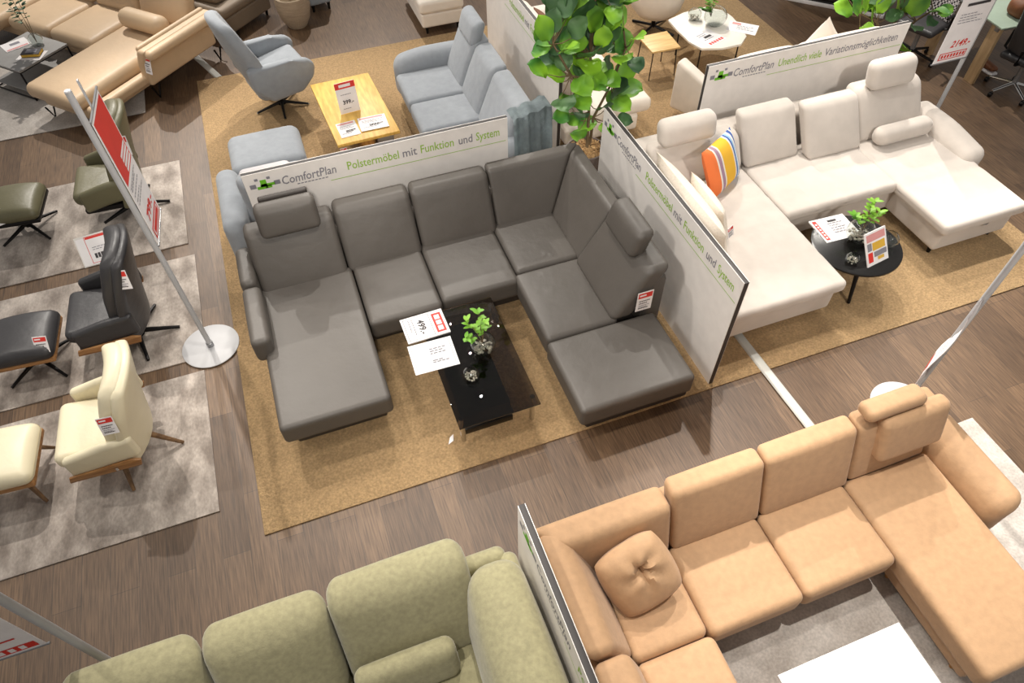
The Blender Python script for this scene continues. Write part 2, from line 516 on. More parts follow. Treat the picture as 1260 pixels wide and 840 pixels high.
def rug(name, label, xs, ys, mat, cat='rug', hgt=.012, group=None):
    bm = BM(); box(bm, xs, ys, (0, hgt), .003)
    return tag(obj(name, bm, mat, at=((xs[0]+xs[1])/2, (ys[0]+ys[1])/2, 0)), label, cat, group)
rug('carpet', 'large sandy sisal carpet under the dark leather sofa and cream sofa', (-1.03, 6.52), (2.57, 9.05), 'sisal', 'carpet')
rug('area_rug', 'mottled grey rug under the cream leather armchair', (-3.3, -1.32), (2.88, 4.27), 'rug_grey', group='grey rugs under the armchairs')
rug('area_rug', 'mottled grey rug under the black leather armchair', (-3.4, -1.29), (4.42, 5.78), 'rug_grey', group='grey rugs under the armchairs')
rug('area_rug', 'mottled grey rug under the olive leather armchair', (-3.5, -1.34), (5.97, 7.42), 'rug_grey', group='grey rugs under the armchairs')
rug('area_rug', 'grey rug under the beige sofa and wire frame table', (-4.4, -1.67), (8.56, 10.9), 'rug_light')
rug('area_rug', 'pale grey rug under the tan suede sofa and white table', (1.25, 4.47), (-1.2, 1.58), 'rug_light')

def cover(label, p, q, z):
    d = Vector((q[0]-p[0], q[1]-p[1], 0)); L = d.length
    b = BM(); prism(b, [(-.045, z), (.045, z), (.03, z+.014), (-.03, z+.014)], 0, L, 'y', .003, 2)
    o = obj('cable_cover', b, 'trunking'); o.location = (p[0], p[1], 0); o.rotation_euler = (0, 0, math.atan2(d.y, d.x)-PI/2)
    return tag(o, label, 'cable cover', 'floor cable covers')
cover('grey floor cable cover running from the cream sofa to the tan sofa', (3.17, 3.0), (3.21, 1.75), .0125)
cover('grey floor cable cover running out from under the beige sofa', (-1.10, 9.97), (-.755, 9.055), 0)

# ------------------------------------------------------------------ display panels
def panel(label, loc, rz, green_first=True, words=None, length=2.33, height=1.23):
    """free-standing board; local x runs along the board, -y is the printed face"""
    t = thing('display_panel', label, 'display panel', group='white printed display panels')
    th = .045
    b = BM(); box(b, (0, length), (.004, th-.004), (.0, height-.002), .002); obj('core', b, 'panel_edge', t)
    for a, c in ((0, .004), (th-.004, th)):
        b = BM(); box(b, (0.002, length-.002), (a, c), (.002, height), 0); obj('face_board', b, 'panel', t)
    F = Matrix.Translation((0, -.0015, 0)) @ Matrix.Rotation(PI/2, 4, 'X')   # local xy -> face, z towards -y
    bases = height-.165
    b = BM()
    for (cx, cz, sx, sz) in ((.115, bases+.0, .085, .03), (.15, bases+.03, .05, .06), (.185, bases+.0, .05, .03), (.145, bases+.02, .12, .028)):
        rect(b, cx-.02, cx-.02+sx, cz, cz+sz, F)
    obj('logo_armchair', b, 'green_logo', t)
    for (cx, cz) in ((.05, bases+.018), (.19+.06, bases+.018), (.1, bases+.088), (.2, bases+.088)):
        w_ = .05 if cz < bases+.05 else .028
        b = BM(); rect(b, cx-.01, cx-.01+w_, cz, cz+w_*.85, F); obj('logo_block', b, 'grey_print', t)
    b = BM(); text(b, 'ComfortPlan', .30, .76, bases+.0, .085, F, .1)
    for i in range(9): rect(b, .42+i*.03, .42+i*.03+.022, bases-.03, bases-.02, F)
    obj('dark_lettering', b, 'grey_print', t)
    for (q, a, c, g) in words:
        b = BM(); text(b, q, a*length, c*length, bases, .085, F)
        obj('green_lettering' if g else 'dark_lettering', b, 'lime' if g else 'grey_print', t)
    b = BM(); rect(b, .3*length, .99*length, height-.235, height-.229, F); obj('green_rule', b, 'lime', t)
    t.location = loc; t.rotation_euler = (0, 0, rz)
    return t
W1 = [('Polstermöbel', .37, .565, 1), ('mit', .58, .635, 0), ('Funktion', .65, .78, 1), ('und', .80, .855, 0), ('System', .87, .965, 1)]
W3 = [('Unendlich viele', .345, .56, 1), ('Variationsmöglichkeiten', .575, .955, 0)]
panel('white display panel behind the dark leather sofa', (-.54, 5.115, 0), 0, words=W1)
panel('white display panel beside the dark leather sofa headrest', (2.655, 4.945, 0), -PI/2, words=W1)
panel('white display panel behind the cream sofa back', (3.88, 5.205, 0), 0, words=W3, length=2.37)
panel('white display panel between the blue grey sofa and the tall plant', (2.65, 8.29, 0), -PI/2, words=W1)
panel('white display panel between the green sofa and the tan sofa', (.575, 1.60, 0), -PI/2, words=W1)

# ------------------------------------------------------------------ cushion helpers
def leany(k, z0=0):
    return lambda p, u: Vector((p.x, p.y+k*(p.z-z0), p.z))
def leanx(k, z0=0):
    return lambda p, u: Vector((p.x+k*(p.z-z0), p.y, p.z))
def back_y(bm, xs, yb, yt, zs, th, r=.045, puff=.03, xcut=None, n=7):
    """back cushion facing -y: front face runs from yb at its foot to yt at its top"""
    hz = zs[1]-zs[0]; k = (yt-yb)/hz; ym = (yb+yt)/2
    def fn(p, u):
        p.y += k*p.z
        if xcut: p.x += xcut(u)
        return p
    rbox(bm, ((xs[0]+xs[1])/2, ym+th/2, (zs[0]+zs[1])/2), (xs[1]-xs[0], th, hz), r, (0, puff, 0), fn, n=n)
def back_x(bm, ys, xb, xt, zs, th, r=.045, puff=.03, ycut=None, n=7):
    hz = zs[1]-zs[0]; k = (xt-xb)/hz; xm = (xb+xt)/2
    def fn(p, u):
        p.x += k*p.z
        if ycut: p.y += ycut(u)
        return p
    rbox(bm, (xm+th/2, (ys[0]+ys[1])/2, (zs[0]+zs[1])/2), (th, ys[1]-ys[0], hz), r, (puff, 0, 0), fn, n=n)
def foot(name, x, y, h, mat, parent, r=.022):
    b = BM(); lathe(b, [(r*.7, .0), (r, h*.6), (r*1.2, h)], (x, y, 0), 12); obj(name, b, mat, parent)
def feet(pts, h, mat, parent, r=.022, z=0.0):
    for x, y in pts:
        b = BM(); lathe(b, [(r*.7, z), (r, h*.6), (r*1.2, h)], (x, y, 0), 12); obj('leg', b, mat, parent)

# ------------------------------------------------------------------ dark leather corner sofa
t = thing('corner_sofa', 'dark grey brown leather U-shaped sofa around the black glass table', 'sofa', (.8, 3.9, 0))
DL = 'dark_leather'
b = BM(); box(b, (-.66, .06), (3.22, 4.9), (.06, .26), .02); box(b, (.06, 2.35), (4.02, 4.95), (.06, .26), .02); box(b, (1.5, 2.4), (2.55, 4.05), (.06, .26), .02)
obj('plinth', b, 'dark_base', t)
for (xs, ys, nm, ms) in (((-.73, .115), (3.11, 4.62), 'chaise_seat', 0), ((.125, .752), (3.88, 4.62), 'seat', 0), ((.758, 1.452), (3.91, 4.68), 'seat', 0),
                         ((1.458, 2.06), (4.005, 4.70), 'seat', 0), ((1.425, 2.06), (3.205, 3.995), 'seat', 0), ((1.41, 2.37), (2.47, 3.195), 'seat', 0)):
    b = BM(); cush(b, xs, ys, (.24, .45), .04, (0, 0, .010)); obj(nm, b, DL, t)
for xs, yb, yt, zt in (((-.66, .085), 4.52, 4.80, .90), ((.095, .765), 4.54, 4.82, .92), ((.775, 1.49), 4.57, 4.82, .92)):
    b = BM(); back_y(b, xs, yb, yt, (.40, zt), .17, .05, .02); obj('back_cushion', b, DL, t)
def mitre(bm, xs, ys, zs, fn): rbox(bm, ((xs[0]+xs[1])/2, (ys[0]+ys[1])/2, (zs[0]+zs[1])/2), (xs[1]-xs[0], ys[1]-ys[0], zs[1]-zs[0]), .032, (0, 0, 0), fn, n=9)
def m4(p, u):
    p.y += .46*p.z+.015*(-1 if u[1] < 0 else 0)*(1-u[0]**2)*(1-u[2]**2)
    ya = 4.80+p.y
    p.x += max(0, u[0])*((2.02+(ya-4.60)*1.12)-2.14); return p
b = BM(); mitre(b, (1.50, 2.14), (4.735, 4.865), (.40, .92), m4); obj('back_cushion', b, DL, t)
def m5(p, u):
    p.x += .54*p.z
    xa = 2.225+p.x
    p.y += max(0, u[1])*((4.60+(xa-2.02)/1.12)-4.80); return p
b = BM(); mitre(b, (2.16, 2.29), (3.985, 4.80), (.40, .92), m5); obj('back_cushion', b, DL, t)
b = BM(); back_x(b, (3.20, 3.975), 1.97, 2.28, (.43, .93), .20, .06, .02); obj('back_cushion', b, DL, t)
b = BM(); box(b, (-.66, 2.2), (4.78, 5.0), (.08, .78), .03); box(b, (2.28, 2.48), (3.25, 4.96), (.08, .76), .03); box(b, (2.15, 2.42), (4.80, 4.97), (.08, .80), .03); obj('back_frame', b, DL, t)
b = BM(); rbox(b, (-.27, 4.80, .99), (.50, .13, .26), .05, (0, .012, 0), leany(.35)); hr = obj('headrest', b, DL, t)
b = BM(); rbox(b, (-.26, 4.90, 1.04), (.40, .05, .20), .015, (0, 0, 0), leany(.1)); obj('headrest_flap', b, 'dark_base', hr)
b = BM(); rbox(b, (2.30, 3.66, 1.0), (.15, .50, .24), .055, (.012, 0, 0), leanx(.35)); obj('headrest', b, DL, t)
b = BM(); cush(b, (-.80, -.65), (3.86, 4.50), (.36, .61), .045, (.008, 0, .006)); obj('armrest', b, DL, t)
b = BM(); cush(b, (-.80, -.665), (4.505, 4.98), (.20, .64), .05, (.008, 0, 0)); obj('arm_corner', b, DL, t)
b = BM()
for p, q in (((-.62, 3.2), (-.62, 3.2)), ): pass
feet([(-.6, 3.3), (0.0, 3.3), (1.56, 2.62), (2.3, 2.62), (-.6, 4.85), (2.2, 4.85)], .07, 'chrome', t, .02, .0125)

# ------------------------------------------------------------------ black glass coffee table and what stands on it
t = thing('coffee_table', 'low black coffee table with smoked glass top before the dark sofa', 'coffee table', (.85, 3.25, 0))
b = BM(); box(b, (.52, 1.165), (2.69, 3.86), (.385, .40), .003); obj('glass_top', b, 'smoked', t)
b = BM(); box(b, (.60, .97), (2.88, 3.72), (.08, .30), .006); obj('storage_box', b, 'black_box', t)
b = BM(); box(b, (.575, 1.0), (2.86, 3.76), (.0125, .08), .006); obj('base', b, 'black_box', t)
b = BM(); box(b, (.70, .90), (2.872, 2.882), (.12, .22), .003); obj('drawer_front', b, 'black_box', t)
for x in (.56, 1.13):
    for y in (2.78, 3.77):
        b = BM(); lathe(b, [(.02, .08), (.02, .385)], (x, y, 0), 14); obj('post', b, 'chrome', t)
ORN = [('red', 'red_print', [('r', .12, .90, .72, .94)]), ('paper', 'white_print', [('r', .2, .38, .77, .89), ('r', .43, .6, .77, .89), ('r', .65, .83, .77, .89)]),
       ('black', 'dark_print', [('t', '499.-', .22, .80, .36, .16)]), ('grey_print', 'grey_lines', framed(.06, .94, .05, .66, .012)+lines(.12, .8, (.24, .16), .02))]
sheet('price_leaflet', 'white price leaflet with red block on the corner of the black glass table', 'leaflet', .27, .36,
      frame4((.365, 3.865, .4125), (.02, -1, 0), (1, .0, 0)), ORN, .012)
sheet('price_leaflet', 'white leaflet with fine grey print next to the red block leaflet', 'leaflet', .36, .30,
      frame4((.345, 3.275, .4045), (1, -.03, 0), (.0, 1, 0)), [('grey_print', 'grey_lines', framed(.06, .94, .12, .9, .008)+lines(.45, .85, (.7, .62, .54, .3, .24), .04))], .004)

def bowl_vase(name, label, loc, r, pebbles=True, group=None, mat='clear', flat_=.9):
    t = thing(name, label, 'vase', group=group)
    pr = []
    for i in range(15):
        a = -PI/2+.42+(PI-.42-.62)*i/14
        pr.append((r*math.cos(a), r*flat_*math.sin(a)))
    z0 = pr[0][1]
    out = [(p, z-z0) for p, z in pr]
    b = BM()
    wall = out+[(max(.004, p-.004), max(z, .005)) for p, z in reversed(out)]
    lathe(b, [(0.0005, 0)]+wall+[(0.0005, .005)], k=26); bmesh.ops.remove_doubles(b, verts=b.verts, dist=1e-4)
    obj('glass_bowl', b, mat, t)
    if pebbles:
        b = BM()
        for i in range(46):
            a = random.random()*2*PI; q = r*.72*math.sqrt(random.random()); z = .016+r*.5*random.random()
            q = min(q, math.sqrt(max(.0001, (r*.86)**2-(z+z0)**2)))
            g = bmesh.ops.create_icosphere(b, subdivisions=1, radius=r*(.10+.06*random.random()))
            bmesh.ops.transform(b, matrix=Matrix.Translation((q*math.cos(a), q*math.sin(a), z)) @ Matrix.Diagonal((1, 1, .7, 1)), verts=g['verts'])
        pb = obj('pebbles', b, 'pebble', t); pb['kind'] = 'stuff'
    t.location = loc
    return t

def leaf_mesh(bm, base, direc, length, width, up=Vector((0, 0, 1)), cup=.15, wav=.02, n=7, m=4):
    d = Vector(direc).normalized(); s = d.cross(up)
    if s.length < .1: s = d.cross(Vector((1, 0, 0)))
    s.normalize(); nn = s.cross(d)
    g = []
    for i in range(n+1):
        u = i/n
        wd_ = width/2*(math.sin(PI*min(1, u**.8))**.6)*(.75+.35*u) if 0 < u < 1 else .002
        row = []
        for j in range(-m//2, m//2+1):
            v = j/(m/2)
            p = Vector(base)+d*(length*u)+s*(wd_*v)+nn*(cup*wd_*(abs(v)**1.5)-.22*length*u*u+wav*math.sin(u*9+v*2)*abs(v))
            row.append(bm.verts.new(p))
        g.append(row)
    for i in range(n):
        for j in range(len(g[0])-1): bm.faces.new((g[i][j], g[i+1][j], g[i+1][j+1], g[i][j+1]))

def sprig(name, label, loc, stems, lf=.05, group=None, mat='leaf_light', npl=7, cat='sprig'):
    """a few thin twigs with small leaves; stems are end points relative to the foot"""
    t = thing(name, label, cat, group=group)
    b = BM(); fl = BM()
    for e in stems:
        e = Vector(e); pts = [Vector((0, 0, 0)), e*.4+Vector((0, 0, .04)), e*.75+Vector((random.uniform(-.02, .02), random.uniform(-.02, .02), .02)), e]
        tube(b, pts, .004, 6, .002)
        for i in range(npl):
            u = .45+.55*i/(npl-1); p = e*u+Vector((0, 0, .02))
            for s_ in (0, 1):
                a = random.random()*2*PI
                leaf_mesh(fl, p, (math.cos(a), math.sin(a), .45), lf*(.7+.5*random.random()), lf*.6, n=4, m=2, wav=0)
    obj('stems', b, 'bark', t); obj('foliage', fl, mat, t)
    t.location = loc
    return t
bowl_vase('glass_vase', 'round glass bowl vase holding the green twig on the black table', (.92, 3.33, .4005), .105)
sprig('twig', 'green leafy twig standing in the glass bowl on the black table', (.92, 3.33, .50), [(-.02, .0, .36), (-.10, .06, .22), (.05, .05, .16), (-.14, -.02, .12)], .055)
bowl_vase('tealight_holder', 'small round glass tealight holder on the black table', (.745, 3.10, .4005), .065)
b = BM(); prism(b, [(.44, 2.82), (.49, 2.84), (.505, 2.90), (.47, 2.88)], .0135, .018, 'z', .0015, 1)
tag(obj('hang_tag', b, 'paper', at=(.47, 2.86, .0135)), 'small white tag lying on the carpet by the black table corner', 'tag')
price_tag('red and white price tag on the end of the dark sofa back beside the panel', frame4((2.18, 3.175, .52), (.13, -.0, 0), (0.3, 0, 1)), .14, .22)

# ------------------------------------------------------------------ cream corner sofa
def ribs(axis, pos, h, depth=.008, w=.024):
    """stitched channels pressed into the top of a seat at the given positions along an axis (local)"""
    def fn(p, u):
        if u[2] > .2:
            q = p.x if axis == 'x' else p.y
            p.z -= depth*sum(math.exp(-((q-c)/w)**2) for c in pos)
        return p
    return fn
t = thing('corner_sofa', 'cream velvet U-shaped sofa with channel-stitched seats beside the white panels', 'sofa', (4.6, 4.0, 0))
CR = 'cream'
b = BM(); cush(b, (2.93, 4.035), (2.925, 4.95), (.10, .335), .035, (0, 0, 0)); cush(b, (4.0, 5.5), (3.85, 4.95), (.10, .335), .03, (0, 0, 0)); cush(b, (5.385, 6.255), (3.175, 4.9), (.10, .335), .035, (0, 0, 0))
obj('base', b, CR, t)
def seatr(xs, ys, axis, pos):
    c = ((xs[0]+xs[1])/2, (ys[0]+ys[1])/2)
    b = BM(); cush(b, xs, ys, (.335, .455), .045, (0, 0, .012), ribs(axis, [p-(c[0] if axis == 'x' else c[1]) for p in pos], .17), n=44)
    return b
obj('longchair_seat', seatr((2.90, 4.08), (2.88, 4.72), 'y', (3.3, 3.72, 4.14)), CR, t)
obj('seat', seatr((4.09, 5.36), (3.80, 4.72), 'x', (4.42, 4.75, 5.06)), CR, t)
obj('chaise_seat', seatr((5.33, 6.30), (3.12, 4.66), 'y', (3.75,)), CR, t)
b = BM(); rbox(b, (4.55, 4.93, .50), (3.5, .24, .5), .06, (0, 0, .01)); rbox(b, (2.90, 3.9, .45), (.2, 1.9, .46), .06, (0, 0, .01)); obj('back_frame', b, CR, t)
for xs, yb, yt, zt in (((4.08, 4.70), 4.52, 4.80, .90), ((4.735, 5.37), 4.40, 4.70, .90)):
    b = BM(); back_y(b, xs, yb, yt, (.455, zt), .15, .045, .035); obj('back_cushion', b, CR, t)
b = BM(); back_y(b, (3.08, 4.06), 4.50, 4.72, (.44, .78), .22, .08, .03); obj('corner_cushion', b, CR, t)
b = BM(); rbox(b, (3.46, 4.77, .93), (.60, .17, .24), .075, (0, .01, 0), leany(.3)); obj('headrest', b, CR, t)
b = BM(); back_y(b, (5.36, 6.20), 4.46, 4.74, (.44, .90), .22, .08, .04); obj('back_cushion', b, CR, t)
b = BM(); rbox(b, (5.76, 4.78, 1.02), (.54, .17, .27), .075, (0, .015, 0), leany(.25)); obj('headrest', b, CR, t)
b = BM(); rbox(b, (6.29, 4.30, .40), (.26, .95, .38), .09, (.01, 0, .01), lambda p, u: Vector((p.x+.18*max(0, p.z), p.y, p.z-.06*(u[1] < 0)*abs(u[1])))); obj('armrest', b, CR, t)
feet([(3.94, 3.02), (5.46, 3.25), (6.18, 3.25), (3.05, 3.02)], .11, 'black_metal', t, .024, .0125)
b = BM(); tube(b, [(5.80, 3.17, .325), (5.88, 3.145, .315), (5.96, 3.17, .325)], .006); obj('pull_strap', b, 'grey_metal', t)
b = BM(); rbox(b, (5.82, 4.40, .56), (.66, .19, .19), .085, (.01, 0, 0), seg=4); tag(obj('bolster', b, CR, at=(5.8, 4.36, .47)), 'cream bolster cushion lying on the cream sofa chaise seat', 'bolster')

b = BM(); pillow(b, .52, .50, .19, Matrix.Identity(4), .004)
o = obj('throw_pillow', b, 'stripes'); tag(o, 'orange, yellow and blue striped throw pillow on the cream sofa', 'pillow')
o.matrix_world = frame4((3.70, 4.45, .68), (.45, .26, 0), (-.20, .12, .42))
def slab_pillow(label, M4, w, h, th, mat='speckle'):
    b = BM(); pillow(b, w, h, th, Matrix.Identity(4), .003)
    o = obj('throw_pillow', b, mat); tag(o, label, 'pillow', 'speckled white back pillows on the cream sofa'); o.matrix_world = M4
slab_pillow('big speckled white pillow leaning against the panel on the cream sofa', frame4((3.12, 3.98, .66), (0, -1, 0), (-.30, 0, 1)), 1.22, .50, .22)
slab_pillow('small speckled white pillow in front of the big speckled one', frame4((3.34, 4.02, .60), (-.05, -1, 0), (-.35, 0, 1)), .62, .40, .16)
price_tag('small red and white tag at the end of the big speckled pillow', frame4((3.17, 3.47, .74), (.6, .3, 0), (-.2, .3, 1)), .09, .09)

# ------------------------------------------------------------------ round black table
t = thing('side_table', 'round black table with splayed legs between the cream sofa seats', 'side table', (4.46, 3.27, 0))
b = BM(); lathe(b, [(.38, .40), (.395, .405), (.395, .42), (.38, .425)], (4.46, 3.27, 0), 48); obj('table_top', b, 'black_box', t)
for a in (-115, 5, 125):
    c, s = math.cos(math.radians(a)), math.sin(math.radians(a))
    b = BM(); tube(b, [(4.46+.20*c, 3.27+.20*s, .405), (4.46+.34*c, 3.27+.34*s, .0125)], .024, 10, .015); obj('leg', b, 'black_metal', t)
sheet('price_leaflet', 'white price leaflet with red strip on the round black table', 'leaflet', .36, .30,
      frame4((4.22, 3.38, .4275), (1, -.05, 0), (.05, 1, 0)), [('red', 'red_print', [('r', .05, .16, .08, .94)]), ('paper', 'white_print', [('r', .08, .13, .15+.12*i, .22+.12*i) for i in range(6)]), ('grey_print', 'grey_lines', lines(.4, .85, (.3, .4, .5, .6, .7), .035)), ('black', 'dark_print', [('r', .45, .7, .78, .86)])], .012)
t = sheet('price_display', 'colourful printed card leaning upright on the round black table', 'price display', .25, .30,
      frame4((4.36, 2.985, .43), (.93, .15, .0), (.05, .55, .8)), [('pink_print', 'pink_picture', [('r', .06, .94, .72, .94)]), ('yellow_print', 'yellow_picture', [('r', .3, .9, .42, .66), ('r', .5, .8, .1, .2)]), ('red', 'red_print', [('r', .06, .28, .1, .4)]), ('grey_print', 'grey_picture', [('r', .34, .94, .22, .38), ('r', .06, .26, .45, .68)])], .012)
b = BM(); box(b, (0, .24), (-.02, .004), (-.06, .02), .002); obj('stand_base', b, 'acrylic', t)
bowl_vase('glass_vase', 'round glass bowl vase on the round black table with lime sprig', (4.50, 3.32, .4255), .125)
sprig('twig', 'lime green leafy sprig in the glass bowl on the round table', (4.52, 3.33, .52), [(.02, .05, .26), (.14, .12, .18), (-.12, .05, .16), (.06, -.03, .2)], .062)
bowl_vase('tealight_holder', 'small clear glass holder at the front edge of the round table', (4.27, 3.10, .4255), .06, True)
bowl_vase('glass_vase', 'clear glass bowl behind the colourful card on the round table', (4.70, 3.17, .4255), .085, False)

# ------------------------------------------------------------------ tan suede corner sofa
t = thing('corner_sofa', 'tan suede U-shaped sofa with headrest around the white table', 'sofa', (2.0, 1.0, 0))
TN = 'tan'
b = BM(); box(b, (.70, 1.46), (-.9, 1.6), (.07, .28), .03); box(b, (1.4, 3.5), (.84, 1.6), (.07, .28), .03); box(b, (2.93, 3.5), (.06, 1.5), (.07, .28), .03); obj('base', b, TN, t)
for nm, xs, ys in (('seat', (1.0, 1.498), (.775, 1.34)), ('seat', (1.502, 2.165), (.745, 1.34)), ('seat', (2.17, 2.855), (.745, 1.34)), ('chaise_seat', (2.86, 3.56), (-.02, 1.34)), ('seat', (1.0, 1.515), (-.75, .77))):
    b = BM(); cush(b, xs, ys, (.25, .45), .05, (0, 0, .014)); obj(nm, b, TN, t)
for xs, yb, yt, zt in (((1.53, 2.185), 1.30, 1.46, .92), ((2.195, 2.885), 1.30, 1.46, .92), ((2.895, 3.54), 1.32, 1.46, .92)):
    b = BM(); back_y(b, xs, yb, yt, (.42, zt), .15, .04, .02); obj('back_cushion', b, TN, t)
b = BM(); back_y(b, (.80, 1.52), 1.30, 1.42, (.42, .86), .19, .05, .015, xcut=lambda u: (-.10*u[1]-.1*(u[2]))*max(0, -u[0])); obj('back_cushion', b, TN, t)
b = BM(); back_x(b, (.80, 1.42), 1.03, .80, (.42, .86), -.20, .05, .015) if False else None
def back_left(ys, xb, xt, zs, th, n=7):
    b = BM(); hz = zs[1]-zs[0]; k = (xt-xb)/hz
    def fn(p, u): p.x += k*p.z; return p
    rbox(b, ((xb+xt)/2-th/2, (ys[0]+ys[1])/2, (zs[0]+zs[1])/2), (th, ys[1]-ys[0], hz), .055, (.02, 0, 0), fn, n=n)
    return b
obj('back_cushion', back_left((.80, 1.56), 1.02, .83, (.42, .86), .17), TN, t)
obj('back_cushion', back_left((-.7, .785), 1.02, .90, (.42, .84), .22), TN, t)
b = BM(); box(b, (.70, 3.55), (1.50, 1.625), (.08, .74), .02); box(b, (.64, .76), (-.7, 1.6), (.08, .70), .02); obj('back_frame', b, TN, t)
b = BM(); rbox(b, (3.29, 1.40, .80), (.53, .12, .34), .045, (0, .012, 0), leany(.30)); hd = obj('headrest_cushion', b, TN, t)
b = BM(); rbox(b, (3.14, 1.52, 1.01), (.46, .15, .10), .045, (0, 0, .006)); obj('headrest_roll', b, TN, hd)
b = BM(); box(b, (3.54, 3.575), (1.50, 1.54), (.80, .86), .004); obj('hinge', b, 'black_metal', hd)
b = BM(); rbox(b, (3.67, 1.14, .40), (.20, .80, .42), .095, (0, 0, 0), lambda p, u: Vector((p.x+.08*u[2]*max(0, u[2]), p.y, p.z)), seg=4); obj('armrest', b, TN, t)
feet([(2.98, .76), (2.98, .14), (1.42, .9), (3.72, .86)], .075, 'oak_dark', t, .022, .0125)
b = BM(); pillow(b, .46, .46, .20, Matrix.Identity(4), 0, 22, True)
o = obj('throw_pillow', b, 'tan'); tag(o, 'tan knotted throw pillow in the corner of the tan suede sofa', 'pillow')
o.matrix_world = frame4((1.20, 1.19, .64), (.86, .10, .28), (-.34, .62, .62))
t = thing('coffee_table', 'white rectangular coffee table inside the tan suede sofa', 'coffee table', (2.2, 0, 0))
b = BM(); box(b, (1.76, 2.62), (-.45, .44), (.375, .40), .004); obj('table_top', b, 'table_white', t)
for x in (1.82, 2.56):
    for y in (-.4, .38):
        b = BM(); box(b, (x-.025, x+.025), (y-.025, y+.025), (.0125, .375), .003); obj('leg', b, 'oak_dark', t)

# ------------------------------------------------------------------ green sofa
t = thing('corner_sofa', 'green velour corner sofa with plump backs at the front', 'sofa', (-.7, 1.0, 0))
GR = 'green'
b = BM(); cush(b, (-1.95, .50), (.35, 1.62), (.06, .30), .05, (0, 0, 0)); obj('base', b, GR, t)
for xs in ((-1.95, -1.27), (-1.26, -.585), (-.575, .18)):
    b = BM(); cush(b, xs, (.40, 1.36), (.26, .45), .07, (0, 0, .02)); obj('seat', b, GR, t)
for xs, yt, zt in (((-1.965, -1.262), 1.50, .93), ((-1.252, -.578), 1.50, .93), ((-.568, .235), 1.50, .97)):
    b = BM(); back_y(b, xs, 1.18, yt, (.40, zt), .22, .09, .04); obj('back_cushion', b, GR, t)
b = BM(); back_x(b, (.0, 1.50), .13, .22, (.40, .93), .32, .13, .04); obj('back_cushion', b, GR, t)
b = BM(); rbox(b, (-.72, 1.60, .40), (2.42, .12, .56), .055, (0, .0, 0)); rbox(b, (.49, .85, .40), (.12, 1.5, .56), .055); obj('back_frame', b, GR, t)
b = BM(); rbox(b, (-.25, 1.16, .58), (.58, .13, .26), .06, (0, .01, 0), leany(.3)); tag(obj('lumbar_pillow', b, GR, at=(-.25, 1.1, .46)), 'small green lumbar pillow against the green sofa back', 'pillow')

# ------------------------------------------------------------------ sign stands
def stand(label, x, y, hgt, zdisc=0.0, disc=.245):
    t = thing('sign_stand', label, 'sign stand', (x, y, 0), group='sign stands on round base discs')
    b = BM(); lathe(b, [(disc, zdisc), (disc, zdisc+.006), (disc-.006, zdisc+.010)], (x, y, 0), 48); obj('base_disc', b, 'disc_white', t)
    b = BM(); lathe(b, [(.022, zdisc+.01), (.022, hgt), (.018, hgt+.004)], (x, y, 0), 14); obj('pole', b, 'pole_grey', t)
    b = BM(); lathe(b, [(.03, zdisc+.01), (.03, zdisc+.05), (.024, zdisc+.055)], (x, y, 0), 14); obj('collar', b, 'grey_metal', t)
    return t
def poster(t, M4, w, h, prints, frame=True, wave=0):
    L = Matrix.Translation(-t.location) @ M4
    n = 12
    def P(u, v, z=0): return L @ Vector((u*w, v*h, z+wave*math.sin(2*PI*v)*1.0*(1-.4*u)))
    b = BM()
    for i in range(n):
        for z in (0, -.004):
            f = [P(0, i/n, z), P(1, i/n, z), P(1, (i+1)/n, z), P(0, (i+1)/n, z)]
            b.faces.new([b.verts.new(p) for p in f])
    for u in (0, 1):
        for i in range(n): b.faces.new([b.verts.new(p) for p in (P(u, i/n), P(u, i/n, -.004), P(u, (i+1)/n, -.004), P(u, (i+1)/n))])
    bmesh.ops.remove_doubles(b, verts=b.verts, dist=1e-5)
    po = bpy.data.meshes.new('poster'); b.to_mesh(po); b.free()
    o = bpy.data.objects.new('poster', po); COL.objects.link(o); po.materials.append(M['paper']); o.parent = t
    def sub(nm, bm, mt):
        me = bpy.data.meshes.new(nm); bm.to_mesh(me); bm.free(); s = bpy.data.objects.new(nm, me); COL.objects.link(s); me.materials.append(M[mt]); s.parent = o
    for li, (mt, pn, items) in enumerate(prints):
        b = BM()
        for it in items:
            lift = .0012+.0008*li
            if it[0] == 'r':
                x0, x1, y0, y1 = it[1:]; k = max(1, int((y1-y0)*n)) if wave else 1
                for i in range(k):
                    a, c = y0+(y1-y0)*i/k, y0+(y1-y0)*(i+1)/k
                    b.faces.new([b.verts.new(p) for p in (P(x0, a, lift), P(x1, a, lift), P(x1, c, lift), P(x0, c, lift))])
            else:
                b2 = BM(); text(b2, it[1], it[2]*w, it[3]*w, it[4]*h, it[5]*h, Matrix.Identity(4), it[6] if len(it) > 6 else 0, .03)
                for v in b2.verts: v.co = P(v.co.x/w, v.co.y/h, lift)
                me = bpy.data.meshes.new('tmp'); b2.to_mesh(me); b2.free(); b.from_mesh(me); bpy.data.meshes.remove(me)
        sub(pn, b, mt)
    if frame:
        for v in (0, 1):
            b = BM(); tube(b, [P(-.03, v, -.002), P(1.03, v, -.002)], .008, 8)
            me = bpy.data.meshes.new('rail'); b.to_mesh(me); b.free()
            q = bpy.data.objects.new('rail', me); COL.objects.link(q); me.materials.append(M['grey_metal']); q.parent = t
    return o
t = stand('sign stand with red and white poster beside the grey rugs', -1.24, 4.52, 2.5, .012)
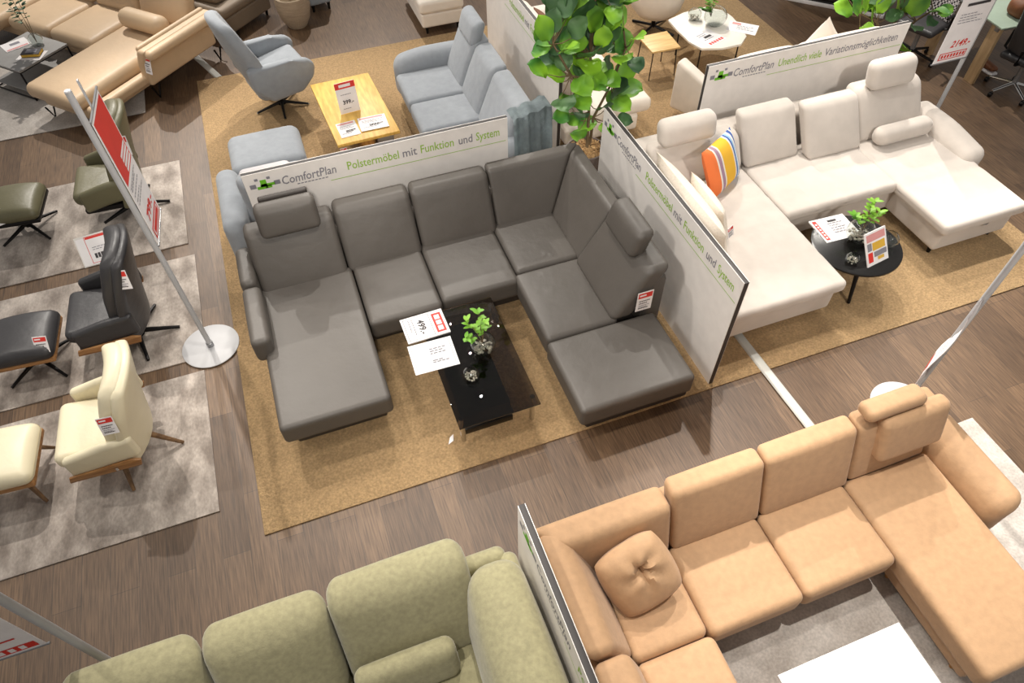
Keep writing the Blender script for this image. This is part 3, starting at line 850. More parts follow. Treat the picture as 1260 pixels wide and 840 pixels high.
poster(t, frame4((-1.215, 4.545, 1.20), (.07, 1, 0), (0, 0, 1)), .42, 1.06,
       [('red', 'red_field', [('r', .04, .96, .50, .97)]), ('red', 'red_band', [('r', .08, .92, .03, .12)]), ('paper', 'white_lettering', [('r', .42, .92, .515+.033*i, .538+.033*i) for i in range(4)]+[('r', .12, .88, .045, .105)]),
        ('red', 'red_price', [('t', '799.-', .16, .86, .16, .065, .12), ('r', .16, .84, .055, .095)]), ('grey_print', 'grey_lines', lines(.08, .8, (.46, .44, .40, .36, .33), .008))], wave=.0)
b = BM(); box(b, (-1.235, -1.225), (4.78, 4.81), (2.05, 2.42), .002); obj('upper_bracket', b, 'pole_grey', t)
t = stand('sign stand with price poster standing behind the cream sofa', 6.79, 4.85, 2.0, disc=.22)
poster(t, frame4((6.345, 4.825, .94), (1, 0, 0), (0, 0, 1)), .43, .95,
       [('red', 'red_price', [('t', '2149.-', .30, .86, .17, .075, .15)]+[('r', .10, .90, .035, .115)]), ('paper', 'white_lettering', [('r', .13, .87, .045, .105)]),
        ('red', 'red_small_lettering', [('r', .16+.09*i, .22+.09*i, .055, .095) for i in range(8)]), ('grey_print', 'grey_lines', lines(.15, .85, (.44, .47, .50, .53), .008)), ('black', 'dark_lettering', [('r', .2, .85, .62, .65)])])
t = stand('sign stand with edge-on white poster behind the tan sofa headrest', 4.02, 1.87, 2.3)
poster(t, frame4((4.03, 1.89, .48), (-.893, -.450, 0), (0, 0, 1)), .30, .85,
       [('red', 'red_price', [('r', .2, .8, .22, .30)]), ('pink_print', 'red_frame', framed(.08, .92, .03, .13, .01)), ('grey_print', 'grey_lines', lines(.15, .85, (.42, .47, .52), .01))], frame=False, wave=.028)
t = stand('sign stand with red lettered poster behind the green sofa', -1.86, 1.82, 2.2, disc=.19)
poster(t, frame4((-2.50, 1.88, .90), (1, 0.0, 0), (0, 0, 1)), .48, 1.1,
       [('red', 'red_field', [('r', .08, .95, .025, .085)]), ('paper', 'white_lettering', [('r', .12+.11*i, .18+.11*i, .035, .075) for i in range(7)]), ('red', 'red_price', [('t', '.-', .62, .86, .15, .06)])])

# ------------------------------------------------------------------ relax armchairs with footstools on the grey rugs
def relax_chair(label, loc, rz, mat, shell, legs, tall=0):
    """local: faces -x, seat centre near the origin"""
    t = thing('relax_armchair', label, 'armchair', group='leather armchairs with footstools')
    b = BM(); cush(b, (-.42, .12), (-.27, .27), (.29, .43), .06, (0, 0, .015), lambda p, u: Vector((p.x, p.y, p.z+.03*(-u[0])))); obj('seat', b, mat, t)
    def bk(p, u):
        p.x += .16*(p.z+.1)+.03*max(0, u[2])-.09*u[1]**2*(1-.3*u[2])
        p.y *= 1-.22*max(0, u[2])**2
        p.z -= .06*u[1]**2*max(0, u[2])
        return p
    b = BM(); rbox(b, (.15, 0, .70+tall/2), (.13, .60, .66+tall), .055, (.03, 0, 0), bk, n=9); bo = obj('backrest', b, mat, t)
    b = BM(); rbox(b, (.195, 0, .62+tall/2), (.09, .66, .78+tall), .04, (0, 0, 0), bk, n=9); obj('back_shell', b, mat, bo)
    for s in (1, -1):
        b = BM(); rbox(b, (-.08, s*.312, .45), (.50, .07, .22), .033, (0, .006, .006), lambda p, u: Vector((p.x, p.y, p.z+.03*u[0]-.03*max(0, -u[0])))); a = obj('armrest', b, mat, t)
        if shell:
            b = BM(); prism(b, [(-.36, .285), (.14, .295), (.16, .36), (.10, .385), (-.34, .345)], s*.362-.010, s*.362+.010, 'y', .006, 2); obj('wood_side_panel', b, shell, a)
            b = BM(); lathe(b, [(.012, 0), (.012, .03)], (-.02, s*.375, .32), 10); obj('screw_cap', b, 'chrome', a)
    b = BM(); box(b, (-.36, .10), (-.30, .30), (.24, .30), .02); obj('seat_frame', b, 'black_metal' if legs == 'star' else (shell or 'leg_wood'), t)
    if legs == 'star':
        b = BM(); lathe(b, [(.05, .03), (.032, .06), (.032, .25)], (0, 0, 0), 14); obj('column', b, 'black_metal', t)
        for i in range(5):
            a = math.radians(-148+72*i); b = BM(); tube(b, [(.02*math.cos(a), .02*math.sin(a), .07), (.35*math.cos(a), .35*math.sin(a), .027)], .024, 8, .013); obj('leg', b, 'black_metal', t)
    else:
        for a in (-90, -10, 88, 175):
            c, q = math.cos(math.radians(a)), math.sin(math.radians(a))
            b = BM(); tube(b, [(-.04+.13*c, .20*q, .27), (-.03+.37*c, .39*q, .024)], .026, 8, .014); obj('leg', b, 'leg_wood', t)
    t.location = loc; t.rotation_euler = (0, 0, rz)
    return t
def footstool(label, loc, rz, mat, shell, legs):
    t = thing('footstool', label, 'footstool', group='leather armchairs with footstools')
    b = BM(); cush(b, (-.27, .27), (-.26, .26), (.28, .42), .07, (0, 0, .03), lambda p, u: Vector((p.x, p.y, p.z-.05*u[0]**2*(u[2] > 0)*.5))); obj('cushion', b, mat, t)
    b = BM(); cush(b, (-.255, .255), (-.25, .25), (.255, .30), .015, (0, 0, 0)); obj('tray', b, shell or 'black_metal', t)
    if legs == 'star':
        b = BM(); lathe(b, [(.03, .06), (.028, .26)], (0, 0, 0), 12); obj('column', b, 'black_metal', t)
        for i in range(4):
            a = math.radians(45+90*i); b = BM(); tube(b, [(.01*math.cos(a), .01*math.sin(a), .10), (.31*math.cos(a), .31*math.sin(a), .026)], .022, 8, .012); obj('leg', b, 'black_metal', t)
    else:
        for sx in (-1, 1):
            for sy in (-1, 1):
                b = BM(); tube(b, [(.13*sx, .13*sy, .26), (.21*sx, .24*sy, .024)], .024, 8, .013); obj('leg', b, 'leg_wood', t)
    t.location = loc; t.rotation_euler = (0, 0, rz)
    return t
relax_chair('cream leather armchair with wood side panels on its grey rug', (-1.86, 3.66, .0), math.radians(-3), 'cream_leather', 'walnut', 'wood', .03)
footstool('cream leather footstool with wooden legs before the cream armchair', (-2.72, 3.66, 0), math.radians(-4), 'cream_leather', 'walnut', 'wood')
relax_chair('black leather armchair with wood side panels and black star base', (-1.83, 4.88, .0), math.radians(-3), 'black_leather', 'walnut', 'star', .10)
footstool('black leather footstool with red price tag before the black armchair', (-2.63, 4.84, 0), math.radians(-4), 'black_leather', 'walnut', 'star')
relax_chair('olive leather armchair on black star base behind the tall poster', (-1.82, 6.74, .0), math.radians(-3), 'olive_leather', None, 'star', .14)
footstool('olive leather footstool with thin black cross legs', (-2.84, 6.76, 0), math.radians(-6), 'olive_leather', None, 'star')
price_tag('red price tag hanging on the front of the cream armchair arm and back', frame4((-1.82, 3.30, .72), (1, -.12, .05), (.1, .35, .9)), .11, .14)
price_tag('red price tag hanging on the black armchair back', frame4((-1.66, 4.575, .84), (.9, -.3, .1), (.1, .3, .9)), .12, .16)
price_tag('red price tag hanging on the olive armchair back', frame4((-1.64, 6.43, .82), (.9, -.3, .1), (.1, .3, .9)), .13, .18)
price_tag('red price tag lying on the black footstool edge', frame4((-2.50, 4.615, .36), (.95, -.2, .0), (-.15, .55, .75)), .11, .14)
price_tag('red price tag at the edge of the olive footstool', frame4((-2.99, 6.49, .31), (.95, .3, 0), (-.2, .4, .8)), .12, .16)
t = sheet('price_holder', 'clear holder with red framed price sheet on the black armchair arm', 'price holder', .28, .26,
      frame4((-2.04, 5.26, .575), (1, .10, 0), (.03, .66, .62)), [('paper', 'white_sheet', [('r', .03, .93, .03, .93)]), ('red', 'red_print', framed(.27, .92, .06, .95, .015)+[('r', .3, .9, .86, .93)]), ('grey_print', 'grey_lines', lines(.4, .8, (.55, .48), .02)), ('black', 'dark_print', [('r', .40+.09*i, .47+.09*i, .2, .36) for i in range(5)])], .004, 'acrylic')

# ------------------------------------------------------------------ blue grey group: swivel chair, armchair and footstool, sofa, oak table
BL = 'blue'
t = thing('swivel_armchair', 'blue grey fabric swivel armchair with chrome star base by the oak table', 'armchair')
b = BM(); cush(b, (-.24, .36), (-.27, .27), (.40, .56), .06, (0, 0, .02), lambda p, u: Vector((p.x, p.y, p.z+.04*u[0]))); obj('seat', b, BL, t)
def shellback(p, u):
    p.x += -.27*(p.z+.28)+.12*u[1]**2*(1-.45*max(0, u[2]))
    p.y *= 1-.26*max(0, u[2])**1.5
    p.z -= .07*u[1]**2*max(0, u[2])
    return p
b = BM(); rbox(b, (-.28, 0, .84), (.13, .68, .84), .06, (.02, 0, 0), shellback, n=10); obj('backrest', b, BL, t)
for s in (1, -1):
    b = BM(); prism(b, [(-.36, .74), (.16, .70), (.34, .67), (.42, .58), (.38, .44), (.22, .30), (-.16, .28), (-.34, .46)], s*.315-.05, s*.315+.05, 'y', .05, 4); obj('armrest', b, BL, t)
b = BM(); rbox(b, (.0, 0, .36), (.58, .56, .22), .10, (0, 0, -.02)); obj('shell', b, BL, t)
b = BM(); lathe(b, [(.05, .04), (.028, .07), (.028, .28)], (0, 0, 0), 14); obj('column', b, 'black_metal', t)
for i in range(5):
    a = math.radians(72*i+38); b = BM(); tube(b, [(.02*math.cos(a), .02*math.sin(a), .065), (.32*math.cos(a), .32*math.sin(a), .03)], .019, 8, .013); lg = obj('leg', b, 'black_metal', t)
    b = BM(); lathe(b, [(.016, .0125), (.016, .026)], (.315*math.cos(a), .315*math.sin(a), 0), 10); obj('glide', b, 'chrome', lg)
t.location = (-.08, 8.10, 0); t.rotation_euler = (0, 0, math.radians(14))

t = thing('armchair', 'blue grey fabric armchair half hidden behind the white panel', 'armchair', (-.38, 5.8, 0))
b = BM(); cush(b, (-.66, .02), (5.62, 6.24), (.28, .45), .06, (0, 0, .02)); obj('seat', b, BL, t)
b = BM(); cush(b, (-.88, -.66), (5.30, 6.22), (.08, .62), .10, (0, 0, .01)); obj('armrest', b, BL, t)
b = BM(); cush(b, (.0, .20), (5.30, 5.82), (.08, .58), .10, (0, 0, .01)); obj('armrest', b, BL, t)
b = BM(); rbox(b, (-.32, 5.50, .70), (.62, .20, .66), .09, (0, .03, 0), leany(-.25)); obj('backrest', b, BL, t)
b = BM(); rbox(b, (-.36, 5.45, .98), (.46, .13, .14), .06); obj('headrest', b, 'pale_grey', t)
feet([(-.8, 5.4), (-.8, 6.1), (.16, 5.4), (.16, 6.1)], .085, 'black_metal', t, .02, .0125)
b = BM(); box(b, (-.62, -.02), (5.6, 6.1), (.09, .27), .02); obj('base', b, BL, t)
t = thing('footstool', 'square blue grey fabric footstool before the half hidden armchair', 'footstool', (-.36, 6.68, 0))
b = BM(); cush(b, (-.74, .02), (6.33, 7.0), (.16, .46), .10, (0, 0, .012)); obj('cushion', b, BL, t)
feet([(-.64, 6.44), (-.64, 6.9), (-.08, 6.44), (-.08, 6.9)], .17, 'black_metal', t, .02, .0125)

t = thing('sofa', 'blue grey fabric sofa with headrest along the white panel', 'sofa', (1.8, 6.6, 0))
b = BM(); box(b, (1.34, 2.3), (5.55, 7.7), (.10, .30), .03); obj('base', b, BL, t)
for ya, yb in ((6.88, 7.52), (6.30, 6.87), (5.76, 6.29)):
    b = BM(); cush(b, (1.25, 2.0), (ya, yb), (.28, .46), .05, (0, 0, .02)); obj('seat', b, BL, t)
for ya, yb in ((6.97, 7.54), (6.38, 6.96), (5.66, 6.37)):
    b = BM(); back_x(b, (ya, yb), 1.86, 2.08, (.42, .95), .19, .06, .03); obj('back_cushion', b, BL, t)
b = BM(); rbox(b, (2.13, 7.24, 1.00), (.14, .50, .26), .065, (.01, 0, 0), leanx(.3)); hd = obj('headrest', b, BL, t)
b = BM(); box(b, (2.165, 2.185), (7.14, 7.18), (.80, 1.0), .003); obj('bracket', b, 'grey_metal', hd)
b = BM(); cush(b, (1.27, 2.15), (7.50, 7.78), (.10, .63), .12, (0, 0, .01), lambda p, u: Vector((p.x, p.y, p.z-.06*max(0, -u[0])**2*(u[2] > 0)))); obj('armrest', b, BL, t)
b = BM(); cush(b, (1.27, 2.15), (5.50, 5.77), (.10, .62), .12, (0, 0, .01)); obj('armrest', b, BL, t)
b = BM(); rbox(b, (2.26, 6.6, .46), (.16, 2.2, .68), .07); obj('back_frame', b, BL, t)
feet([(1.36, 7.62), (1.36, 5.6), (2.24, 7.62)], .10, 'grey_metal', t, .018, .0125)
# loose cover hanging over the near end
b = BM(); nu, nv = 26, 22; g = []
for i in range(nu+1):
    row = []
    for j in range(nv+1):
        u = i/nu; v = j/nv
        x = 1.98+.40*u; s = v*1.05
        if s < .20: y, z = 5.70-s, .99-.08*(1-u)
        else: y, z = 5.49-.02*(s-.20), .97-.08*(1-u)-(s-.20)
        fold = .016*math.sin(19*u+3*v)+.010*math.sin(43*u-5*v)
        y -= max(0, fold+.014)*(.3+v); z += .012*math.sin(17*u+2*v)
        row.append(b.verts.new((x, y, max(.05, z))))
    g.append(row)
for i in range(nu):
    for j in range(nv): b.faces.new((g[i][j], g[i+1][j], g[i+1][j+1], g[i][j+1]))
bmesh.ops.solidify(b, geom=b.faces[:], thickness=.006)
tag(obj('throw', b, 'grey_throw', at=(2.1, 5.5, .1), smooth=60), 'crumpled shiny blue grey cover over the near end of the blue grey sofa', 'throw')

t = thing('coffee_table', 'solid oak coffee table between the blue grey chairs and sofa', 'coffee table', (.65, 7.05, 0))
b = BM(); prism(b, [(.355, 6.40), (1.03, 6.42), (.965, 7.68), (.285, 7.66)], .415, .45, 'z', .005, 2); obj('table_top', b, 'oak', t)
b = BM(); box(b, (.62, .76), (6.55, 7.5), (.05, .415), .01); obj('pedestal', b, 'oak_dark', t)
b = BM(); box(b, (.40, .94), (6.62, 6.74), (.0125, .06), .008); box(b, (.40, .94), (7.34, 7.46), (.0125, .06), .008); obj('foot_rail', b, 'oak_dark', t)
b = BM(); box(b, (.79, .97), (6.52, 6.70), (.20, .41), .006); obj('drawer', b, 'grey_metal', t)
price_tag('small tag hanging from the near edge of the oak coffee table', frame4((.37, 6.388, .33), (1, 0, 0), (0, 0, 1)), .07, .08)
t = sheet('price_display', 'upright price card with red header on the oak coffee table', 'price display', .22, .34,
      frame4((.50, 6.93, .455), (1, .10, 0), (0, .12, 1)), [('red', 'red_header', [('r', .0, 1, .80, 1)]), ('paper', 'white_print', [('r', .2, .78, .85, .94)]), ('black', 'dark_print', [('t', '399.-', .24, .78, .30, .13)]), ('grey_print', 'grey_lines', lines(.2, .75, (.6, .14), .02))], .006)
b = BM(); box(b, (-.01, .23), (-.005, .004), (0.0, .10), .002); obj('stand_base', b, 'acrylic', t)
PR2 = [('pink_print', 'pink_print', [('r', .06, .9, .84, .95)]), ('grey_print', 'grey_lines', lines(.12, .9, (.7, .62, .54, .2), .03)), ('black', 'dark_print', lines(.35, .85, (.36, .28), .06))]
sheet('price_leaflet', 'left one of two overlapping leaflets on the oak table', 'leaflet', .21, .27, frame4((.42, 6.50, .456), (1, .06, 0), (-.06, 1, 0)), PR2, .005)
sheet('price_leaflet', 'right one of two overlapping leaflets on the oak table', 'leaflet', .30, .25, frame4((.64, 6.53, .464), (1, -.02, 0), (.02, 1, 0)), PR2, .005)

# ------------------------------------------------------------------ beige leather sofa, top left (built facing -x, turned 43.5 degrees)
BG = 'beige'; A43 = math.radians(43.5)
t = thing('corner_sofa', 'beige leather sofa with angled chaise and bolster beside the wire table', 'sofa')
b = BM(); cush(b, (-.95, .95), (.24, 1.09), (.27, .45), .085, (0, 0, .02), n=9); obj('chaise_seat', b, BG, t)
b = BM(); cush(b, (.08, .95), (1.10, 1.88), (.27, .45), .085, (0, 0, .02)); obj('seat', b, BG, t)
b = BM(); cush(b, (.08, .95), (1.885, 2.66), (.27, .45), .085, (0, 0, .02)); obj('seat', b, BG, t)
b = BM(); cush(b, (-.55, .95), (2.72, 3.5), (.27, .45), .085, (0, 0, .02)); obj('seat', b, BG, t)
b = BM(); box(b, (-.85, 1.05), (.16, 1.0), (.15, .28), .03); box(b, (.16, 1.05), (.9, 3.4), (.15, .28), .03); obj('base', b, BG, t)
b = BM(); rbox(b, (-.30, .16, .27), (1.15, .14, .13), .05); obj('side_rail', b, BG, t)
def wingarm(p, u):
    p.y += -.10*max(0, u[2]); return p
b = BM(); rbox(b, (.52, .10, .43), (1.15, .14, .46), .04, (0, 0, .0), wingarm); a = obj('armrest', b, BG, t)
b = BM(); rbox(b, (.52, -.08, .60), (1.13, .13, .11), .05); obj('arm_roll', b, BG, a)
b = BM(); rbox(b, (.52, .07, .645), (1.10, .07, .08), .03); obj('arm_ridge', b, BG, a)
for ya, yb in ((.24, 1.06), (1.09, 1.86), (1.89, 2.64)):
    b = BM(); back_x(b, (ya, yb), .86, 1.02, (.42, .84), .22, .08, .03); obj('back_cushion', b, BG, t)
for x, y in ((-.85, .28), (.02, .10), (1.04, .02), (.2, 2.5), (-.85, .95)):
    b = BM(); tube(b, [(x-.05, y, .16), (x, y, .0), (x+.06, y, .16)], .012, 6); obj('leg', b, 'black_metal', t)
t.location = (-1.43, 8.76, 0); t.rotation_euler = (0, 0, A43)
def L43(x, y, z=0): 
    c, s = math.cos(A43), math.sin(A43); return (-1.43+c*x-s*y, 8.76+s*x+c*y, z)
b = BM(); rbox(b, (0, 0, 0), (.25, .72, .23), .11, (0, .01, 0), seg=4)
o = obj('bolster', b, BG); o.location = L43(.60, .62, .59); o.rotation_euler = (0, 0, A43); tag(o, 'beige leather bolster on the beige sofa chaise', 'bolster')
price_tag('red and white price tag at the front end of the beige sofa arm', frame4(L43(-.075, .02, .40), (.6, -.7, 0), (.2, .2, 1)), .11, .22)

t = thing('coffee_table', 'grey concrete topped wire frame coffee table by the beige sofa', 'coffee table')
b = BM(); box(b, (-.72, .0), (1.42, 2.14), (.385, .41), .004); obj('table_top', b, 'concrete', t)
for x in (-.71, -.01):
    for y in (1.43, 2.13):
        b = BM(); tube(b, [(x, y, .385), (x, y, .012)], .011, 6); obj('leg', b, 'black_metal', t)
b = BM()
for z in (.38, .03):
    for (p, q) in (((-.71, 1.43), (-.01, 1.43)), ((-.01, 1.43), (-.01, 2.13)), ((-.01, 2.13), (-.71, 2.13)), ((-.71, 2.13), (-.71, 1.43))):
        tube(b, [(p[0], p[1], z), (q[0], q[1], z)], .010, 6)
obj('wire_frame', b, 'black_metal', t)
b = BM(); box(b, (-.70, -.02), (1.44, 2.12), (.10, .115), .003); obj('lower_shelf', b, 'concrete', t)
t.location = (-1.43, 8.76, 0); t.rotation_euler = (0, 0, A43)
def at43(x, y, z, rz=0): return Matrix.Translation(L43(x, y, z)) @ Matrix.Rotation(A43+rz, 4, 'Z')
sheet('price_leaflet', 'pink edged price leaflet on the concrete topped wire table', 'leaflet', .30, .24, frame4(L43(-.48, 1.92, .415), (.95, .45, 0), (-.3, .9, .0)), [('pink_print', 'pink_print', [('r', .05, .9, .05, .2)]), ('grey_print', 'grey_print', [('r', .3, .7, .5, .75)])], .004)
sheet('paper_sheet', 'plain white sheet under the book on the wire table', 'paper', .30, .22, at43(-.55, 1.68, .4125, -1.15), [], .002)
t = thing('book', 'thick book with dark cover on the white sheet on the wire table', 'book')
b = BM(); box(b, (0, .21), (0, .15), (.003, .036), .001); obj('pages', b, 'yellow_print', t)
b = BM(); box(b, (-.004, .214), (-.004, .154), (.036, .040), .001); box(b, (-.004, .214), (-.004, .154), (0, .003), .001); obj('cover', b, 'black', t)
b = BM(); rect(b, .04, .17, .04, .12, Matrix.Identity(4), .0408); obj('cover_picture', b, 'grey_print', t)
t.matrix_world = at43(-.49, 1.64, .4145, -1.0)
bowl_vase('glass_vase', 'clear glass vase with tall twig on the concrete wire table', L43(-.18, 1.72, .411), .085, False)
sprig('twig', 'tall dark green twig in the vase on the concrete wire table', L43(-.18, 1.72, .45), [(-.02, .10, .72), (.06, .10, .60), (-.08, .02, .5)], .075, mat='leaf_dark', npl=9)

# ------------------------------------------------------------------ plants
def fig_tree(label, loc, potr, poth, leaves, stems, lsize=.23, mats=('leaf', 'leaf_dark'), extra=0, chips=True):
    t = thing('potted_fig_tree', label, 'plant', loc)
    b = BM(); lathe(b, [(potr*.72, .0125), (potr*.9, poth*.5), (potr, poth), (potr*.93, poth+.004), (potr*.88, poth-.05)], loc, 32); obj('pot', b, 'pot', t)
    b = BM()
    for i in range(150):
        a = random.random()*2*PI; q = potr*.84*math.sqrt(random.random())
        g = bmesh.ops.create_cube(b, size=1)
        m = Matrix.Translation((loc[0]+q*math.cos(a), loc[1]+q*math.sin(a), poth-.035+.03*random.random())) @ Euler((random.random(), random.random(), random.random()*6)).to_matrix().to_4x4() @ Matrix.Diagonal((.05, .03, .012, 1))
        bmesh.ops.transform(b, matrix=m, verts=g['verts'])
    lathe(b, [(.001, poth-.045), (potr*.86, poth-.045)], loc, 24, False)
    c = obj('bark_chips', b, 'chips', t); c['kind'] = 'stuff'
    b = BM()
    for pts in stems: tube(b, pts, .018, 8, .008)
    allp = [Vector(p) for s in stems for p in s]
    A, D = BM(), BM()
    rnd = random.Random(11)
    for (p, dark) in leaves:
        p = Vector(p); near = min(allp, key=lambda q: (q-p).length+.5*max(0, q.z-p.z))
        out = (p-near); out.z = max(out.z, -.05)+.05
        if out.length < .03: out = Vector((rnd.uniform(-1, 1), rnd.uniform(-1, 1), .3))
        out.normalize()
        L = lsize*rnd.uniform(.8, 1.2)*(1 if p.z > 1 else .8)
        dirn = (out+Vector((rnd.uniform(-.5, .5), rnd.uniform(-.7, .2), rnd.uniform(-.2, .5)))).normalized()
        st = p-dirn*L*.5
        tube(b, [near, (near+st)/2+Vector((0, 0, -.02)), st], .006, 6, .003)
        up = Vector((rnd.uniform(-.4, .2), -rnd.uniform(.2, .8), 1)).normalized()
        leaf_mesh(D if dark else A, st, dirn, L, L*.95, up, .18, .012, 8, 6)
    obj('stems', b, 'bark', t)
    obj('foliage', A, mats[0], t); obj('dark_foliage', D, mats[1], t)
    return t
FIG = [(2.22, 1.85), (2.31, 1.88), (2.2, 1.65), (2.29, 1.65), (2.35, 1.66), (2.22, 1.44), (2.34, 1.24), (2.5, 1.83), (2.58, 1.95), (2.5, 2.0), (2.66, 1.91), (2.77, 1.96), (2.82, 1.8), (2.72, 1.73), (2.85, 1.73), (2.92, 1.8), (3.01, 1.73), (2.6, 1.64), (2.61, 1.5), (2.45, 1.48), (2.8, 1.57), (2.91, 1.54), (3.03, 1.54), (3.06, 1.45), (2.89, 1.37), (2.53, 1.35), (2.5, 1.23), (2.67, 1.19), (2.92, 1.22), (3.03, 1.2), (3.12, 1.22), (3.15, 1.06), (2.98, 1.03), (3.02, 0.96), (2.47, 1.15), (2.62, 1.05), (2.79, 1.06), (2.47, 0.89), (2.63, 0.92), (2.6, 0.81), (2.74, 0.76), (2.56, 0.80), (2.86, 0.78), (3.0, 0.86), (2.66, 1.36), (2.78, 1.37), (2.73, 1.26), (2.48, 1.69), (2.36, 1.76), (2.7, 1.83)]
DARK = {1, 4, 6, 7, 8, 10, 14, 17, 19, 20, 23, 24, 28, 35, 36, 38, 43}
r_ = random.Random(5)
lv = [((x, 5.36+r_.uniform(-.22, .10), z), i in DARK) for i, (x, z) in enumerate(FIG)]
lv += [((2.72+r_.uniform(-.34, .34), 5.50+r_.uniform(-.05, .3), 1.15+r_.uniform(0, 1.1)), r_.random() < .45) for i in range(72)]
lv += [((2.66+r_.uniform(-.3, .35), 5.36+r_.uniform(-.1, .2), 2.0+r_.uniform(-.05, .5)), r_.random() < .3) for i in range(26)]
fig_tree('tall fiddle leaf fig in a taupe pot between two white panels', (2.72, 5.37, 0), .20, .50, lv,
         [[(2.74, 5.38, .36), (2.73, 5.39, .9), (2.70, 5.40, 1.5), (2.72, 5.42, 2.2)], [(2.78, 5.42, .36), (2.80, 5.42, .8), (2.95, 5.40, 1.15), (3.05, 5.38, 1.5)],
          [(2.72, 5.39, 1.0), (2.5, 5.36, 1.35), (2.3, 5.34, 1.7)]])
FIG2 = [(5.93, 1.15), (6.14, .99), (6.3, 1.04), (6.49, 1.09), (6.66, 1.08), (6.59, 1.0), (6.88, 1.07), (7.09, .89), (7.15, .99), (6.89, .86), (6.35, 1.16), (6.12, 1.2), (6.87, .99), (5.95, 1.23), (7.29, .95)]
lv = [((x, 5.75+r_.uniform(-.12, .15), z), i in (5, 7, 9)) for i, (x, z) in enumerate(FIG2)]
lv += [((6.7+r_.uniform(-.5, .45), 5.9+r_.uniform(-.1, .35), 1.2+r_.uniform(-.1, .7)), r_.random() < .3) for i in range(34)]
lv += [((6.66, 5.50, .74), False)]
fig_tree('bright green leafy plant behind the right end of the cream sofa panel', (6.72, 5.80, 0), .19, .40, lv,
         [[(6.72, 5.8, .34), (6.72, 5.8, .8), (6.75, 5.85, 1.5)], [(6.70, 5.8, .6), (6.4, 5.78, .95), (6.1, 5.75, 1.1)], [(6.74, 5.8, .6), (7.0, 5.78, .85), (7.15, 5.75, .95)]], .24)
t = thing('plant_basket', 'round woven basket pot standing on the plank floor behind the swivel chair', 'basket', (.42, 10.06, 0))
b = BM(); lathe(b, [(.13, 0), (.20, .12), (.235, .28), (.23, .42), (.215, .425), (.20, .38), (.12, .36)], (.42, 10.06, 0), 40, True, lambda a, z: 1+.012*math.sin(20*a)); obj('basket', b, 'basket', t)
b = BM(); lathe(b, [(.001, .365), (.20, .37)], (.42, 10.06, 0), 24, False); s = obj('soil', b, 'bark', t)
b = BM(); tube(b, [(.42, 10.06, .36), (.44, 10.08, 1.2)], .02, 8, .014); obj('stem', b, 'bark', t)

# ------------------------------------------------------------------ far furniture
t = thing('sofa', 'taupe leather sofa at the top edge beside the woven basket', 'sofa')
b = BM(); cush(b, (-.30, .62), (0, .9), (.08, .30), .03, (0, 0, 0)); obj('base', b, 'taupe', t)
b = BM(); cush(b, (-.32, .66), (-.03, .92), (.30, .44), .06, (0, 0, .02)); obj('seat', b, 'taupe', t)
b = BM(); rbox(b, (.08, .42, .50), (.62, .6, .10), .05, (0, 0, .03), lambda p, u: Vector((p.x, p.y, p.z+.02*math.sin(9*p.x+4*p.y)))); obj('seat_pad', b, 'taupe', t)
b = BM(); cush(b, (-.34, .66), (.75, 1.05), (.1, .85), .1, (0, 0, .02)); obj('backrest', b, 'taupe', t)
feet([(.55, .06), (-.24, .06)], .08, 'black_metal', t)
t.location = (-.30, 10.10, 0); t.rotation_euler = (0, 0, A43)
t = thing('sofa', 'slate grey sofa corner on black feet at the top edge beyond the basket', 'sofa')
b = BM(); cush(b, (0, .32), (0, 1.2), (.10, .42), .03, (0, 0, 0)); obj('base', b, 'blue', t)
b = BM(); cush(b, (-.01, .33), (-.02, 1.2), (.42, .60), .05, (0, 0, .02)); obj('seat', b, 'blue', t)
feet([(.28, .05), (.05, .05)], .10, 'black_metal', t)
t.location = (.66, 10.30, 0); t.rotation_euler = (0, 0, math.radians(8))
WF = 'white_fabric'
t = thing('ottoman', 'pale beige two-layer ottoman at the top edge behind the blue grey sofa', 'ottoman', (2.25, 9.6, 0))
b = BM(); cush(b, (1.99, 2.57), (9.10, 10.2), (.10, .29), .03, (0, 0, 0)); obj('base', b, WF, t)
b = BM(); cush(b, (1.97, 2.59), (9.08, 10.2), (.29, .46), .05, (0, 0, .015)); obj('cushion', b, WF, t)
feet([(2.06, 9.16), (2.50, 9.16)], .10, 'black_metal', t, .02)
t = thing('sofa', 'cream fabric sofa standing behind the tall plant and the left white panel', 'sofa', (3.2, 7, 0))
b = BM(); cush(b, (2.76, 3.66), (5.98, 8.4), (.10, .30), .04, (0, 0, 0)); obj('base', b, WF, t)
b = BM(); cush(b, (2.98, 3.82), (5.98, 6.72), (.29, .46), .07, (0, 0, .02)); cs = obj('seat', b, WF, t)
b = BM(); tube(b, [(3.74, 6.0, .38), (3.745, 6.8, .38)], .007, 6); obj('piping', b, 'black', cs)
b = BM(); cush(b, (2.98, 3.70), (6.87, 7.9), (.29, .46), .07, (0, 0, .02)); obj('seat', b, WF, t)
for ya, yb in ((6.3, 7.05), (7.07, 7.85)):
    b = BM(); back_x(b, (ya, yb), 2.96, 2.82, (.42, .90), .18, .07, .04); obj('back_cushion', b, WF, t)
b = BM(); cush(b, (2.76, 3.7), (7.9, 8.2), (.1, .62), .1); obj('armrest', b, WF, t)
feet([(2.85, 6.06), (3.58, 6.06), (3.58, 8.3)], .10, 'black_metal', t, .02, .0125)
b = BM(); pillow(b, .42, .42, .16, Matrix.Identity(4)); o = obj('throw_pillow', b, 'brown_fabric'); o.matrix_world = frame4((3.12, 7.45, .68), (0, -1, 0), (-.5, 0, 1)); tag(o, 'brown throw pillow on the cream sofa behind the left white panel', 'pillow')

